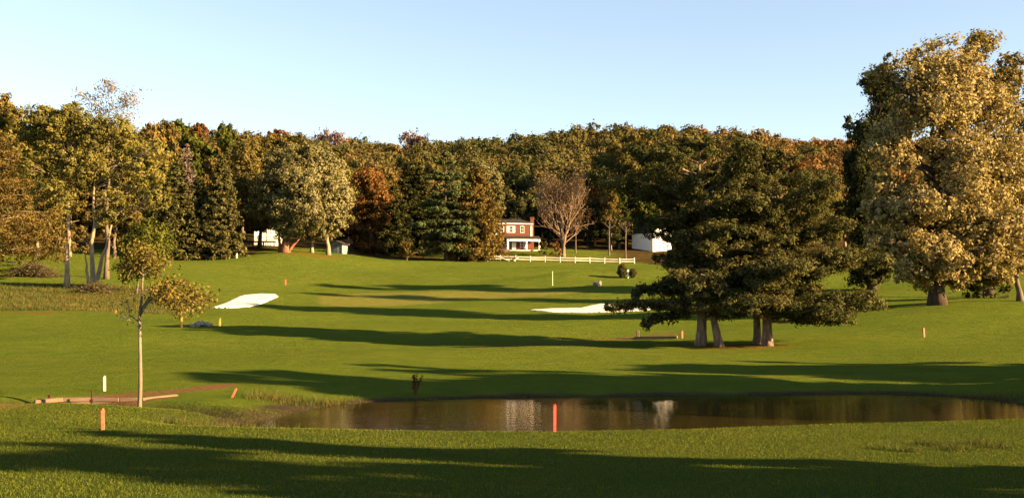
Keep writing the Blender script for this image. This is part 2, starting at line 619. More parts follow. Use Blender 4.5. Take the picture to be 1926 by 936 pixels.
def bare_tree(name, H, Rr, mat, bark, seed, trunk_r=.25, gens=5, leaf_n=2600, leaf=.16, stems=3, split=2.6, fork=.12):
    """upswept twiggy tree: forking stems, thinning to twigs, with a few small leaves left"""
    g = np.random.default_rng(seed)
    root = empty(name, (0, 0, 0))
    mb = MB(); tips = []

    def grow(p, d, L, r, gen):
        q = p + d * L
        mid = (p + q) / 2 + g.normal(size=3) * .05 * L
        mb.tube([p, mid, q], [r, r * .82, r * .64], 6 if gen < 2 else 4 if gen < 4 else 3, cap=False)
        if gen >= min(3, gens): tips.append(q); tips.append(mid)
        if gen >= gens: return
        for _ in range(int(split + g.random())):
            nd = unit(d + g.normal(size=3) * .34 + np.array([0, 0, .16]))
            hr = np.hypot(q[0], q[1])
            if hr > Rr * .8: nd = unit(nd + np.array([-q[0], -q[1], 0]) / hr * .4)
            grow(p + (q - p) * g.uniform(.55, 1), nd, L * g.uniform(.66, .86), r * .58, gen + 1)

    mb.tube([(0, 0, -.3), (0, 0, H * fork * .5), (.05, 0, H * fork)], [trunk_r * 1.4, trunk_r, trunk_r * .95], 9)
    for i in range(stems):
        an = i * 2.4 + 1
        grow(np.array([0, 0, H * fork * .9]), unit(np.array([math.cos(an) * .28, math.sin(an) * .28, 1])), H * .27, trunk_r * .62, 0)
    for i in range(6):
        an = i * 1.05 + .4
        grow(np.array([0, 0, H * (fork + .03 + .02 * i)]), unit(np.array([math.cos(an), math.sin(an), .8])), H * .17, trunk_r * .3, 1)
    mb.build('trunk', bark, root)
    tips = np.array(tips)
    idx = g.integers(0, len(tips), leaf_n)
    C = tips[idx] + g.normal(size=(leaf_n, 3)) * .25
    V, F = tri_leaves(C, unit(g.normal(size=(leaf_n, 3)) + [0, 0, .4]), leaf * g.uniform(.6, 1.4, leaf_n), g)
    link('crown', np_mesh('crown', V, F, np.clip(g.normal(size=leaf_n) * .18 + .5, 0, 1)), mat, root)
    return root


def put(o, p, rz=0, s=None, label=None, cat=None, group=None):
    o.location = p; o.rotation_euler = (0, 0, rz)
    if s: o.scale = (s, s, s) if isinstance(s, (int, float)) else s
    return tag(o, label, cat, group)

# ------------------------------------------------------------------ world, sun, camera
SUN_AZ = R(20)          # the sun stands to the right and 20 degrees behind the camera line
SUN_EL = R(18.5)
w = bpy.data.worlds.new('World'); SC.world = w; w.use_nodes = True
wt = w.node_tree; wt.nodes.clear()
sky = wt.nodes.new('ShaderNodeTexSky'); sky.sky_type = 'NISHITA'; sky.sun_disc = False
sky.sun_elevation = SUN_EL
sdir = Vector((math.cos(SUN_EL) * math.cos(SUN_AZ), -math.cos(SUN_EL) * math.sin(SUN_AZ), math.sin(SUN_EL)))
sky.sun_rotation = math.atan2(sdir.x, sdir.y)
sky.altitude = 200; sky.air_density = 1.0; sky.dust_density = .5; sky.ozone_density = 1.0
bg = wt.nodes.new('ShaderNodeBackground'); bg.inputs['Strength'].default_value = .05
wo = wt.nodes.new('ShaderNodeOutputWorld')
hs = wt.nodes.new('ShaderNodeHueSaturation'); hs.inputs['Saturation'].default_value = .82; hs.inputs['Value'].default_value = .91
wt.links.new(sky.outputs[0], hs.inputs['Color']); wt.links.new(hs.outputs[0], bg.inputs[0]); wt.links.new(bg.outputs[0], wo.inputs[0])
sl = bpy.data.lights.new('sun', 'SUN'); sl.energy = 5.0; sl.angle = R(.5); sl.color = (1, .67, .32)
so = bpy.data.objects.new('sun', sl); COL.objects.link(so)
so.rotation_euler = sdir.to_track_quat('Z', 'Y').to_euler(); so.location = (120, -40, 90)
cam = bpy.data.cameras.new('camera'); co = bpy.data.objects.new('camera', cam); COL.objects.link(co)
co.location = (0, 0, HCAM); co.rotation_euler = (math.pi / 2 + PITCH, 0, 0)
cam.sensor_width = 36; cam.lens = 36 * FPX / 1926; cam.clip_end = 6000; cam.clip_start = .1
SC.camera = co
SC.view_settings.view_transform = 'Standard'; SC.view_settings.look = 'None'
SC.view_settings.exposure = 2.5; SC.view_settings.gamma = 1; SC.view_settings.use_curve_mapping = False
SC.cycles.max_bounces = 6; SC.cycles.transparent_max_bounces = 4; SC.cycles.use_denoising = True
SC.cycles.caustics_reflective = False; SC.cycles.caustics_refractive = False

# ------------------------------------------------------------------ ground
def spaced(segs):
    out = []
    for a, b, st in segs: out.append(np.arange(a, b, st))
    return np.concatenate(out)

gy = np.concatenate([spaced([(-80, 12, 4), (12, 60, .36), (60, 124, .8), (124, 300, 1.5)]), 300 + np.geomspace(2, 1700, 46)])
hx = np.concatenate([spaced([(0, 30, .36), (30, 60, .8), (60, 180, 1.9)]), 180 + np.geomspace(2, 1500, 34)])
gx = np.concatenate([-hx[::-1][:-1], hx])
GX, GY = np.meshgrid(gx, gy)
GZ = terrain(GX, GY)
nx, ny = len(gx), len(gy)
V = np.stack([GX.ravel(), GY.ravel(), GZ.ravel()], 1)
ii = np.arange(nx * ny).reshape(ny, nx)
F = np.stack([ii[:-1, :-1].ravel(), ii[:-1, 1:].ravel(), ii[1:, 1:].ravel(), ii[1:, :-1].ravel()], 1)
me = np_mesh('ground', V, F, smooth=True)


def gpoly(pts):                                 # polygon on the ground from outline points
    return np.array([ground(px, py).to_2d() for px, py in pts])


def vnoise(x, y, s):
    return (np.sin(x * s + 2.1 * np.sin(y * s * .7)) + np.sin(y * s * 1.3 + 1.7 * np.sin(x * s * .9 + 1)) + np.sin((x + y) * s * 2.3)) / 3


def sstep(a, b, x):
    t = np.clip((x - a) / (b - a), 0, 1); return t * t * (3 - 2 * t)


XF, YF = GX.ravel(), GY.ravel()
nz1 = vnoise(XF, YF, 1.1); nz2 = vnoise(XF + 50, YF, .35)
sdp = poly_sd(XF, YF, POND)
mud = sstep(-1.1, -.1, sdp + nz1 * .35 - np.where(YF < 42, .75, 0) + np.where(XF < -9.0, .9, 0) * (YF > 36))
dd = line_dist(XF, YF, DITCH)
mud = np.maximum(mud, .8 * sstep(1.0, .5, dd + nz1 * .2))
GREEN = gpoly([(598, 559), (640, 552), (760, 549), (900, 547), (1010, 546), (1100, 549), (1040, 556), (940, 560), (860, 566), (730, 575), (640, 578), (600, 572)])
green = sstep(-.8, .8, poly_sd(XF, YF, GREEN))
ROUGH = gpoly([(-500, 588), (-300, 540), (0, 534), (120, 536), (240, 538), (330, 548), (395, 560), (380, 588), (300, 590), (200, 586), (0, 584)])
rough = sstep(-1.5, 1.5, poly_sd(XF, YF, ROUGH) + nz2 * 1.2)
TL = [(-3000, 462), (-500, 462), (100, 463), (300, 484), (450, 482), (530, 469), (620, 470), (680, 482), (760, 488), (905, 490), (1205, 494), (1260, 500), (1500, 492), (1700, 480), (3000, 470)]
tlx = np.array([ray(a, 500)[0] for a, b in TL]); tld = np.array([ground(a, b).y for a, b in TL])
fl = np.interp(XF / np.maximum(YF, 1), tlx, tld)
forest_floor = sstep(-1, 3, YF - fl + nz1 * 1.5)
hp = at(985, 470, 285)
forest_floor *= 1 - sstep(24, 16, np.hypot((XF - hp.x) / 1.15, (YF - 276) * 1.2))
PINEC = gpt(1375, 85)
litter = sstep(5.2, 2.2, np.hypot((XF - PINEC.x) * .85, (YF - PINEC.y + .3) * 1.6) + nz1 * .9) * .8
for (px, d, rr) in ((150, 144, 7), (60, 118, 5), (590, 232, 9), (1000, 262, 6), (1060, 268, 5)):
    q = gpt(px, d); litter = np.maximum(litter, .75 * sstep(rr, rr * .3, np.hypot(XF - q.x, (YF - q.y) * 1.5) + nz1 * 1.5))
dirt = sstep(.9, .35, line_dist(XF, YF, np.array([onplane(a, b, .02).to_2d() for a, b in [(-200, 788), (0, 766), (60, 757), (200, 748), (330, 737), (420, 729)]])) + nz1 * .25)
dirt = np.maximum(dirt, sstep(.75, .3, line_dist(XF, YF, np.array([onplane(a, b, .02).to_2d() for a, b in [(20, 762), (90, 756), (180, 754), (300, 748)]])) + nz1 * .25))
dirt = np.maximum(dirt, .7 * sstep(1.6, .6, line_dist(XF, YF, np.array([onplane(a, b, .6).to_2d() for a, b in [(900, 648), (1050, 640), (1160, 636), (1270, 632)]])) + nz1 * .5))
thatch_shade = sstep(46, 41, YF) * sstep(14, 19, YF)  # near strip where shade between the blades is put into the ground colour
for nm, arr in (('thatch_shade', thatch_shade), ('mud', mud), ('green', green), ('rough', rough), ('floor', forest_floor), ('litter', litter), ('dirt', dirt)):
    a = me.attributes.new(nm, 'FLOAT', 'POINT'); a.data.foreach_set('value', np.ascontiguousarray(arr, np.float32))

G = NT('grass_ground')
n1 = G.noise(.06, 5, .6, stretch=(1, 1.6, 1)); n2 = G.noise(.55, 6, .65); n3 = G.noise(6, 4, .7); n4 = G.noise(.018, 3, .5)
base = G.ramp(n1, [(.3, (.077, .109, .0135)), (.5, (.100, .126, .0155)), (.7, (.124, .138, .0185))])
base = G.mix(G.math('MULTIPLY', G.ramp(n4, [(.4, (0, 0, 0)), (.65, (1, 1, 1))]), .5), base, (.126, .132, .022))
base = G.mix(G.ramp(n2, [(.38, (.55, .55, .55)), (.62, (0, 0, 0))]), base, (.058, .088, .013))
base = G.mix(G.ramp(n3, [(.4, (.45, .45, .45)), (.65, (0, 0, 0))]), base, (.058, .082, .013))
wv = G.n('ShaderNodeTexWave', wave_type='BANDS', bands_direction='X'); wv.inputs['Scale'].default_value = .075; wv.inputs['Distortion'].default_value = 1.2; wv.inputs['Detail'].default_value = 2
mpw = G.n('ShaderNodeMapping'); mpw.inputs['Rotation'].default_value = (0, 0, R(33)); G.l(G.n('ShaderNodeTexCoord').outputs['Object'], mpw.inputs['Vector']); G.l(mpw.outputs['Vector'], wv.inputs['Vector'])
base = G.mix(G.math('MULTIPLY', wv.outputs['Fac'], .22), base, (.062, .096, .014))
base = G.mix(G.math('MULTIPLY', G.attr('thatch_shade'), .55), base, (.028, .036, .012))  # darker thatch colour under the near blades, painted to deepen the shade
base = G.mix(G.math('MULTIPLY', G.attr('green'), .62), base, G.ramp(n2, [(.3, (.150, .136, .034)), (.7, (.170, .150, .040))]))
base = G.mix(G.attr('rough'), base, G.ramp(n2, [(.3, (.055, .065, .014)), (.5, (.085, .078, .018)), (.66, (.16, .085, .022))]))
base = G.mix(G.attr('litter'), base, G.ramp(n3, [(.3, (.10, .06, .015)), (.7, (.16, .09, .022))]))
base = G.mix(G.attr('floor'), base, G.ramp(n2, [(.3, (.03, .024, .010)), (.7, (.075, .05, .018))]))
base = G.mix(G.attr('dirt'), base, G.ramp(n3, [(.3, (.10, .055, .025)), (.7, (.17, .095, .045))]))
base = G.mix(G.attr('mud'), base, G.ramp(n3, [(.3, (.032, .023, .015)), (.7, (.075, .055, .035))]))
n5 = G.noise(15, 3, .7)
bump = G.math('ADD', n5, G.math('MULTIPLY', n2, 2.0))
G.pbr(base, 1.0, .0, bump, 1.0, .16)
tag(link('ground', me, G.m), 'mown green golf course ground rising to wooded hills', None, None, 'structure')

# pond water
wm = NT('pond_water')
rip = wm.noise(1.6, 4, .55, stretch=(.9, 2.2, 1)); rip2 = wm.noise(7, 3, .6, stretch=(.8, 2.0, 1))
murk = wm.ramp(wm.noise(.25, 3, .5), [(.35, (.016, .013, .004)), (.65, (.026, .019, .006))])
p = wm.pbr(murk, .03, .38, wm.math('ADD', rip, wm.math('MULTIPLY', rip2, .25)), .12, .05)
p.inputs['IOR'].default_value = 1.33
bm = bmesh.new()
pv = [bm.verts.new((x, y, WATER)) for x, y in (np.array(POND) - POND.mean(0)) * 1.0 + POND.mean(0)]
bm.faces.new(pv)
me = bpy.data.meshes.new('pond_water'); bm.normal_update()
if bm.faces[0] if False else False: pass
bm.faces.ensure_lookup_table()
if bm.faces[0].normal.z < 0: bm.faces[0].normal_flip()
bmesh.ops.triangulate(bm, faces=bm.faces); bm.to_mesh(me); bm.free()
tag(link('pond_water', me, wm.m), 'still brown pond water reflecting the autumn trees', None, None, 'structure')

# bunkers: beds of white sand in shallow bowls
sandm = simple('white_sand', (.52, .49, .43), .95, .10, 1.6, .1, .6)


def bunker(name, outline, label):
    P = gpoly(outline)
    x0, y0 = P.min(0) - .3; x1, y1 = P.max(0) + .3
    n = 90
    X, Y = np.meshgrid(np.linspace(x0, x1, n), np.linspace(y0, y1, n))
    sd = poly_sd(X, Y, P) + vnoise(X, Y, 2.2) * .10
    Z = np.stack([np.interp(X.ravel(), gx, GZ[j]) for j in range(0)]) if False else terrain(X, Y)
    Z = Z + .10 + .06 * np.tanh(sd * 2) + .05 * vnoise(X, Y, 1.5) * (sd > .3)
    Z = np.where(sd < .05, Z - .35 * np.clip(.05 - sd, 0, 1) * 4, Z)
    ok = (sd > -.12)
    idx = np.arange(n * n).reshape(n, n)
    Fq = np.stack([idx[:-1, :-1], idx[:-1, 1:], idx[1:, 1:], idx[1:, :-1]], -1).reshape(-1, 4)
    Fq = Fq[ok.ravel()[Fq].all(1)]
    used = np.unique(Fq); rem = -np.ones(n * n, int); rem[used] = np.arange(len(used))
    Vv = np.stack([X.ravel(), Y.ravel(), Z.ravel()], 1)[used]
    o = link(name, np_mesh(name, Vv, rem[Fq], smooth=True), sandm)
    return tag(o, label, 'bunker', 'white sand bunkers beside the green', 'structure')


bunker('sand_bunker', [(398, 579), (420, 572), (440, 563), (458, 556), (490, 553), (518, 554), (523, 558), (505, 566), (490, 572), (470, 577), (430, 580)],
       'slanting white sand bunker left of the putting green')
bunker('sand_bunker', [(993, 584), (1040, 581), (1090, 580), (1108, 576), (1128, 572), (1150, 573), (1165, 577), (1185, 576), (1200, 573), (1220, 575), (1233, 580), (1215, 584), (1180, 586), (1100, 588), (1040, 587)],
       'long white sand bunker partly behind the low pine bough')

# ------------------------------------------------------------------ plant materials
bark_grey = barkmat('grey_bark', (.07, .055, .042), (.17, .13, .10))
bark_dark = barkmat('dark_bark', (.035, .026, .018), (.085, .06, .042))
bark_pale = barkmat('pale_bark', (.15, .11, .072), (.33, .25, .165), 3)
bark_pine = barkmat('pine_bark', (.08, .055, .042), (.30, .215, .165), 5)
bark_sap = barkmat('sapling_bark', (.085, .062, .045), (.27, .215, .15), 1.6)
bark_twig = barkmat('pinkish_bark', (.12, .082, .054), (.23, .16, .105), 5)
bark_red = barkmat('reddish_bark', (.14, .06, .035), (.30, .14, .08))
LF = {
    'silver': leafmat('silver_leaves', [(.2, (.055, .050, .018)), (.5, (.138, .126, .050)), (.8, (.24, .215, .105))], .2),
    'gold': leafmat('golden_brown_leaves', [(.2, (.100, .080, .028)), (.5, (.225, .180, .070)), (.82, (.36, .290, .140))], .3),
    'yellowgreen': leafmat('yellow_green_leaves', [(.2, (.078, .078, .022)), (.5, (.165, .150, .038)), (.8, (.26, .22, .062))], .38),
    'olive': leafmat('olive_leaves', [(.2, (.042, .042, .013)), (.5, (.098, .084, .023)), (.8, (.165, .130, .038))], .28),
    'rust': leafmat('rust_leaves', [(.2, (.055, .026, .010)), (.5, (.115, .052, .017)), (.8, (.21, .095, .03))], .28),
    'orange': leafmat('orange_leaves', [(.2, (.055, .035, .012)), (.5, (.150, .074, .023)), (.8, (.24, .125, .038))], .25),
    'green': leafmat('green_leaves', [(.2, (.025, .034, .008)), (.5, (.055, .066, .013)), (.8, (.11, .115, .022))], .25),
    'dark': leafmat('dark_leaves', [(.2, (.016, .020, .008)), (.5, (.038, .042, .015)), (.8, (.075, .072, .026))], .2),
    'pine': leafmat('pine_needles', [(.2, (.028, .034, .013)), (.5, (.070, .072, .025)), (.8, (.125, .108, .040))], .18),
    'whitepine': leafmat('blue_green_needles', [(.2, (.030, .042, .016)), (.5, (.075, .095, .036)), (.8, (.13, .15, .055))], .12),
    'spruce': leafmat('spruce_needles', [(.2, (.028, .030, .011)), (.5, (.070, .068, .023)), (.8, (.125, .112, .040))], .1),
    'larch': leafmat('browning_needles', [(.2, (.052, .043, .013)), (.5, (.110, .084, .024)), (.8, (.18, .122, .038))], .22),
    'twig': leafmat('pinkish_brown_leaves', [(.2, (.10, .062, .030)), (.5, (.155, .098, .045)), (.8, (.21, .135, .062))], .2),
    'sapling': leafmat('yellowing_leaves', [(.2, (.045, .042, .010)), (.5, (.100, .082, .018)), (.8, (.20, .15, .035))], .3),
    'mixed': leafmat('mixed_autumn_leaves', [(.1, (.038, .047, .016)), (.35, (.084, .074, .026)), (.6, (.125, .086, .031)), (.8, (.165, .090, .030)), (.95, (.205, .085, .03))], .2, 0),
    'mauve': leafmat('bare_mauve_twigs', [(.2, (.12, .085, .08)), (.8, (.22, .16, .15))], .1),
}


def px2m(n, d): return n * d / FPX


def lob(px, d, specs, base=None):
    """lobes outlined as (px, py, rx, ry[, depth offset m[, tint]]) at depth d, in the tree's own space"""
    b = base or gpt(px, d)
    out = []
    for s in specs:
        q = at(s[0], s[1], d)
        rx, ry = px2m(s[2], d), px2m(s[3], d)
        dy = s[4] if len(s) > 4 else 0
        out.append((q.x - b.x, dy, q.z - b.z, rx, (rx + ry) * .5, ry, s[5] if len(s) > 5 else 0))
    return out


def Hof(px, d, topy_):
    return at(px, topy_, d).z - gpt(px, d).z


def T(px, d, o, label, cat='tree', group=None, rz=0):
    return put(o, gpt(px, d), rz, None, label, cat, group)


# --- the big golden tree on the right and its neighbours
T(1762, 118, broadleaf('broadleaf_tree', 28, 5, 9, LF['gold'], bark_dark, 11, per=5.6, leaf=.27, trunk_r=.75, clump_r=.16, shell=.55, sub=3, tilt=.6, split=6, sf=.56,
    lobes=lob(1762, 118, [(1745, 125, 75, 60, 0, .10), (1800, 150, 70, 75, 1.5, .06), (1700, 190, 62, 62, 0, -.04), (1665, 130, 30, 35, 1, -.08), (1760, 225, 80, 75, -2.5, .08),
                         (1840, 225, 70, 75, 1, .02), (1690, 285, 70, 60, -1.5, .03), (1785, 320, 85, 70, -3, .04), (1880, 310, 70, 75, 0, .06), (1660, 370, 55, 50, -1, -.03),
                         (1730, 400, 80, 60, -3, .06), (1830, 410, 85, 65, -2.5, .06), (1665, 450, 45, 42, -2, .10), (1720, 480, 65, 48, -3.5, .10), (1800, 490, 80, 45, -3, .10),
                         (1870, 470, 60, 55, -1, .08), (1700, 515, 48, 30, -2, .06), (1770, 520, 60, 28, 0, -.02), (1640, 400, 35, 25, -1, .06), (1848, 508, 50, 36, 1, -.04), (1880, 520, 40, 26, 2, -.06)])),
  'huge golden brown tree with the thickest dark trunk of all')
T(1858, 137, broadleaf('broadleaf_tree', 34, 8, 8, LF['gold'], bark_dark, 12, per=5, leaf=.29, trunk_r=.45, clump_r=.19, shell=.55, sub=3, split=5, sf=.55,
    lobes=lob(1858, 137, [(1850, 90, 48, 42, 0, -.05), (1885, 140, 42, 50, 0, -.08), (1855, 175, 60, 50, 0, -.06), (1905, 215, 45, 60, 0, -.08), (1880, 270, 60, 55, 0, -.04), (1930, 310, 55, 60, 0, -.05), (1880, 370, 70, 60, 0, -.05)])),
  'tall thinner brown tree rising behind the huge golden tree')
T(1918, 121, broadleaf('broadleaf_tree', 12, 3, 5, LF['gold'], bark_grey, 13, per=9, leaf=.26, split=4, sf=.64, trunk_r=.28, clump_r=.15, shell=.35, lean=(-1.2, 0),
    lobes=lob(1918, 121, [(1905, 370, 48, 50, 0, .12), (1930, 430, 55, 50, 0, .1), (1880, 450, 30, 40, -1, .06), (1920, 495, 40, 22, 0, .04), (1945, 360, 50, 50, 0, .1)])),
  'smaller golden tree with a leaning trunk beside the huge golden tree')
T(1640, 158, broadleaf('broadleaf_tree', 26, 5, 8, LF['dark'], bark_dark, 14, per=8, leaf=.32, split=5, sf=.64, trunk_r=.5, clump_r=.15, shell=.4,
    lobes=lob(1640, 158, [(1655, 165, 38, 36, 0, .1), (1625, 245, 36, 36, 0), (1660, 250, 45, 50, 1, .05), (1612, 320, 40, 50, 0, -.05), (1650, 350, 55, 55, 2), (1610, 390, 40, 45, 0), (1650, 490, 55, 40, 0, .05), (1640, 518, 46, 26, 0, 0), (1640, 440, 60, 45, 2, .1), (1690, 210, 40, 60, 3)])),
  'dark green tree showing behind the left side of the huge golden tree')

T(1850, 131, broadleaf('shrub', 3.6, .3, 3.2, LF['dark'], bark_dark, 15, per=9, leaf=.25, trunk_r=.1, K=9, prof='wide'), 'dark spreading shrub behind the huge golden tree', 'shrub')
# --- the clump of pines on the fairway
PINE_D = 85


def pine_pow(a, b):                             # bough length along the height: full skirts, rounded ragged top
    return lambda t: (a + (1 - a) * min(1, t * 3.0)) * (1 - max(0, t - b) / (1 - b) * .72) if t > b else a + (1 - a) * min(1, t * 3.0)


def env(*pts):
    return lambda t: float(np.interp(t, [p[0] for p in pts], [p[1] for p in pts]))


PINES = [
    (1318, 84.6, 267, 2.4, 5.8, 31, (.14, R(180)), 0, env((0, .62), (.2, .66), (.34, .66), (.48, .95), (.72, 1), (.86, .66), (1, .16)), [], 'foremost pine of the clump with the long low bough reaching left'),
    (1352, 84.0, 330, 2.8, 4.6, 32, (.1, R(200)), -.75, env((0, .7), (.3, 1), (.65, .8), (.88, .5), (1, .2)), [], 'pine whose trunk sweeps up from a curved foot'),
    (1420, 87.5, 305, 2.8, 5.0, 33, (.1, R(90)), .1, env((0, .75), (.3, 1), (.6, .85), (.88, .5), (1, .18)), [], 'slim pine trunk set back in the clump'),
    (1441, 85.2, 282, 2.3, 6.0, 34, (.22, R(0)), .15, env((0, .95), (.2, 1), (.5, .84), (.75, .66), (.9, .42), (1, .16)), [(1.9, R(-6), 5.8, -.02), (2.4, R(14), 6.8, .0)], 'thick pine with scaly pinkish bark and boughs spreading right'),
]
for (px, d, ty, bs, rr, seed, skew, lean, pw, low, lab) in PINES:
    H = Hof(px, d, ty)
    T(px, d, pad_pine('pine_tree', H, bs, rr, LF['pine'], bark_pine, seed, power=pw, trunk_r=.36 if seed in (34, 31) else .27, lean=(lean, 0), skew=skew, limb_low=low,
                      whorls=13, per_whorl=5, notch=(R(180), .30, 3.6, 10.6) if seed in (31, 32) else None), lab, 'pine tree', 'pines in the fairway clump')
# its long low boughs, part of the foremost pine
fp = [o for o in bpy.data.objects if o.get('label', '').startswith('foremost pine')][0]
mb = MB(); Cs, Ns, Ts, Ss = [], [], [], []
for (pts, wdt, cnt) in ([[(1318, 560, 84.6), (1260, 572, 83.5), (1200, 576, 82.5), (1138, 580, 82)], .55, 1500],
                        [[(1318, 590, 84.6), (1275, 592, 83.5), (1240, 600, 83), (1208, 612, 82.6)], .45, 900],
                        [[(1318, 520, 84.6), (1260, 532, 85), (1215, 545, 85.5), (1190, 556, 86)], .7, 1500]):
    W = np.array([np.array(at(*q)) - np.array(fp.location) for q in pts])
    W = np.stack([np.interp(np.linspace(0, 3, 13), range(4), W[:, j]) for j in range(3)], 1); W[1:-1, 2] += rng.normal(size=11) * .06
    mb.tube(W, np.linspace(.11, .02, 13), 6)
    u = .15 + .85 * rng.random(cnt) ** .8
    c = np.stack([np.interp(u * 12, range(13), W[:, j]) for j in range(3)], 1)
    jit = (np.sin(np.round(u * 13) * 12.9) * 43758.5) % 1 - .5
    c[:, 1] += jit * 1.8 * wdt + rng.normal(size=cnt) * wdt * .8
    c[:, 2] += rng.normal(size=cnt) * .20 + jit * .3 + .05
    Cs.append(c); Ns.append(unit(np.array([-.1, -.2, .7]) + rng.normal(size=(cnt, 3)) * .5)); Ts.append(np.clip(.42 + rng.normal(size=cnt) * .13 + jit * .2, 0, 1)); Ss.append(.17 * rng.uniform(.6, 1.4, cnt))
mb.build('bough', bark_pine, fp, smooth=True)
V, F = leaf_quads(np.concatenate(Cs), np.concatenate(Ns), np.concatenate(Ss), .38)
link('foliage', np_mesh('foliage', V, F, np.concatenate(Ts)), LF['pine'], fp)

# --- left: pale trunks at the edge of the rough
T(126, 152, broadleaf('broadleaf_tree', 22, 8, 6, LF['yellowgreen'], bark_pale, 21, per=4.6, leaf=.27, split=6, sf=.52, trunk_r=.29, clump_r=.15, shell=.4, sub=7,
    lobes=lob(126, 152, [(90, 225, 50, 40, 0, -.05), (60, 240, 40, 40, 1, -.06), (130, 250, 55, 50, 0, -.02), (75, 300, 50, 45, 0, -.03), (140, 320, 50, 50, 0, 0), (110, 360, 45, 45, -1, -.08), (145, 215, 40, 30, 0, -.02)])),
  'single straight pale trunk tree at the edge of the rough')
lt = T(175, 152, broadleaf('broadleaf_tree', 22, 6, 6, LF['yellowgreen'], bark_pale, 22, per=4.6, leaf=.27, split=6, sf=.52, trunk_r=.32, clump_r=.15, shell=.4, sub=7, extra_trunks=[(.3, -.5, 3.4, -2.6, 8.6, .30), (-.5, -.2, -1.0, -.3, 5, .2)],
    lobes=lob(175, 152, [(205, 255, 50, 40, 0, -.02), (190, 310, 45, 45, 0, .02), (250, 300, 50, 50, 0, .10), (285, 300, 32, 45, 0, .16), (235, 360, 55, 50, -1, .05), (205, 400, 35, 35, 0, -.04), (290, 370, 35, 40, 0, .02), (170, 240, 40, 35, 0, -.04)])),
  'pale multi trunk tree with one trunk leaning right and yellow green leaves')
T(200, 168, broadleaf('broadleaf_tree', 28, 18, 5, LF['larch'], bark_grey, 23, per=2.6, leaf=.22, trunk_r=.3, clump_r=.30, shell=.2, sub=16,
    lobes=lob(200, 168, [(165, 175, 26, 20, 0, .1), (205, 165, 32, 16, 0, .2), (245, 190, 28, 26, 0, .16), (200, 200, 40, 25, 0, .1), (170, 225, 40, 30, 0), (235, 225, 30, 28, 0, .05)])),
  'tall wispy half bare treetop rising above the left trees')
T(258, 149, broadleaf('shrub', 7, 1, 3, LF['green'], bark_grey, 24, per=14, leaf=.24, trunk_r=.1, clump_r=.18, shell=.3,
    lobes=lob(258, 149, [(255, 468, 30, 34, 0, -.02), (292, 458, 34, 34, 0, .14), (268, 435, 26, 24, 0, .05), (240, 508, 28, 20, 0, .05), (280, 500, 30, 24, 0, -.05)])),
  'leafy green shrub right of the pale multi trunk tree', 'shrub')
T(-75, 176, conifer('conifer_tree', 27, 2.5, 16.5, LF['larch'], bark_pale, 25, whorls=17, per_whorl=9, slope=-.10, curl=.12, leaf=.20, dens=60, trunk_r=.5, tuft=.5, gap=.1, spread=.2, irregular=.15, thick=.5, bare=.25, power=.6),
  'brown needled tree at the left edge with long level boughs', 'conifer')

# --- spruces
T(332, 226, conifer('spruce_tree', Hof(332, 226, 300), .4, 6.2, LF['spruce'], bark_dark, 41, whorls=26, per_whorl=8, slope=-.3, curl=.22, leaf=.34, dens=34, tuft=.4, spread=.25, thick=.5, power=.75),
  'broad dark spruce behind the yellow green shrub', 'spruce', 'dark spruces at the edge of the lawn')
T(414, 228, conifer('spruce_tree', Hof(414, 228, 288), .3, 5.4, LF['spruce'], bark_dark, 42, whorls=30, per_whorl=8, slope=-.3, curl=.22, leaf=.34, dens=36, tuft=.4, spread=.25, thick=.5, power=.72),
  'tall dark spruce beside the small white post', 'spruce', 'dark spruces at the edge of the lawn')
T(372, 238, conifer('spruce_tree', Hof(372, 238, 330), .3, 4.6, LF['spruce'], bark_dark, 43, whorls=26, per_whorl=8, slope=-.3, curl=.22, leaf=.34, dens=34, tuft=.4, spread=.25, thick=.5, power=.72),
  'lower dark spruce squeezed between two larger spruces', 'spruce', 'dark spruces at the edge of the lawn')
T(348, 262, conifer('spruce_tree', Hof(348, 262, 268), 6, 4.0, LF['mauve'], bark_grey, 44, whorls=24, per_whorl=7, slope=-.25, curl=.2, leaf=.3, dens=9, tuft=.4, spread=.22, power=.8),
  'grey half dead conifer spire behind the spruces', 'conifer')

# --- silver trees round the white shed
T(536, 233, broadleaf('broadleaf_tree', 24, 4, 9, LF['silver'], bark_red, 51, per=6, leaf=.36, split=5, sf=.64, trunk_r=.85, clump_r=.13, shell=.5, lean=(1.5, 0), extra_trunks=[(.4, -.3, 5.5, -.5, 6.5, .3), (-1.2, .3, -1.5, .5, 6, .35)],
    lobes=lob(536, 233, [(545, 305, 45, 45, 0, .02), (590, 300, 40, 40, 0, .06), (520, 345, 40, 42, -1, -.04), (570, 350, 48, 45, -3, .02), (615, 340, 38, 40, 0, .12), (540, 395, 45, 38, -3, -.02), (590, 400, 42, 40, -4, .06),
                         (500, 390, 36, 40, 0, -.1), (560, 430, 40, 26, -3, .0)])),
  'big silvery leaved tree with a thick reddish forked trunk')
T(617, 240, broadleaf('broadleaf_tree', 20, 4, 6, LF['silver'], bark_pale, 52, per=6.5, leaf=.36, split=4, sf=.64, trunk_r=.4, clump_r=.14, shell=.5, lean=(-.6, 0),
    lobes=lob(617, 240, [(625, 330, 32, 32, 0, .12), (640, 375, 26, 36, 0, .16), (610, 380, 34, 38, -1, .08), (630, 420, 30, 30, 0, .12), (600, 420, 30, 30, -1, .06)])),
  'smaller pale silvery tree in front of the blue grey shed')
T(586, 243, broadleaf('broadleaf_tree', 15, 4, 4, LF['silver'], bark_pale, 53, per=6, leaf=.38, trunk_r=.33, clump_r=.14, K=7), 'pale straight trunk between the two silvery trees')
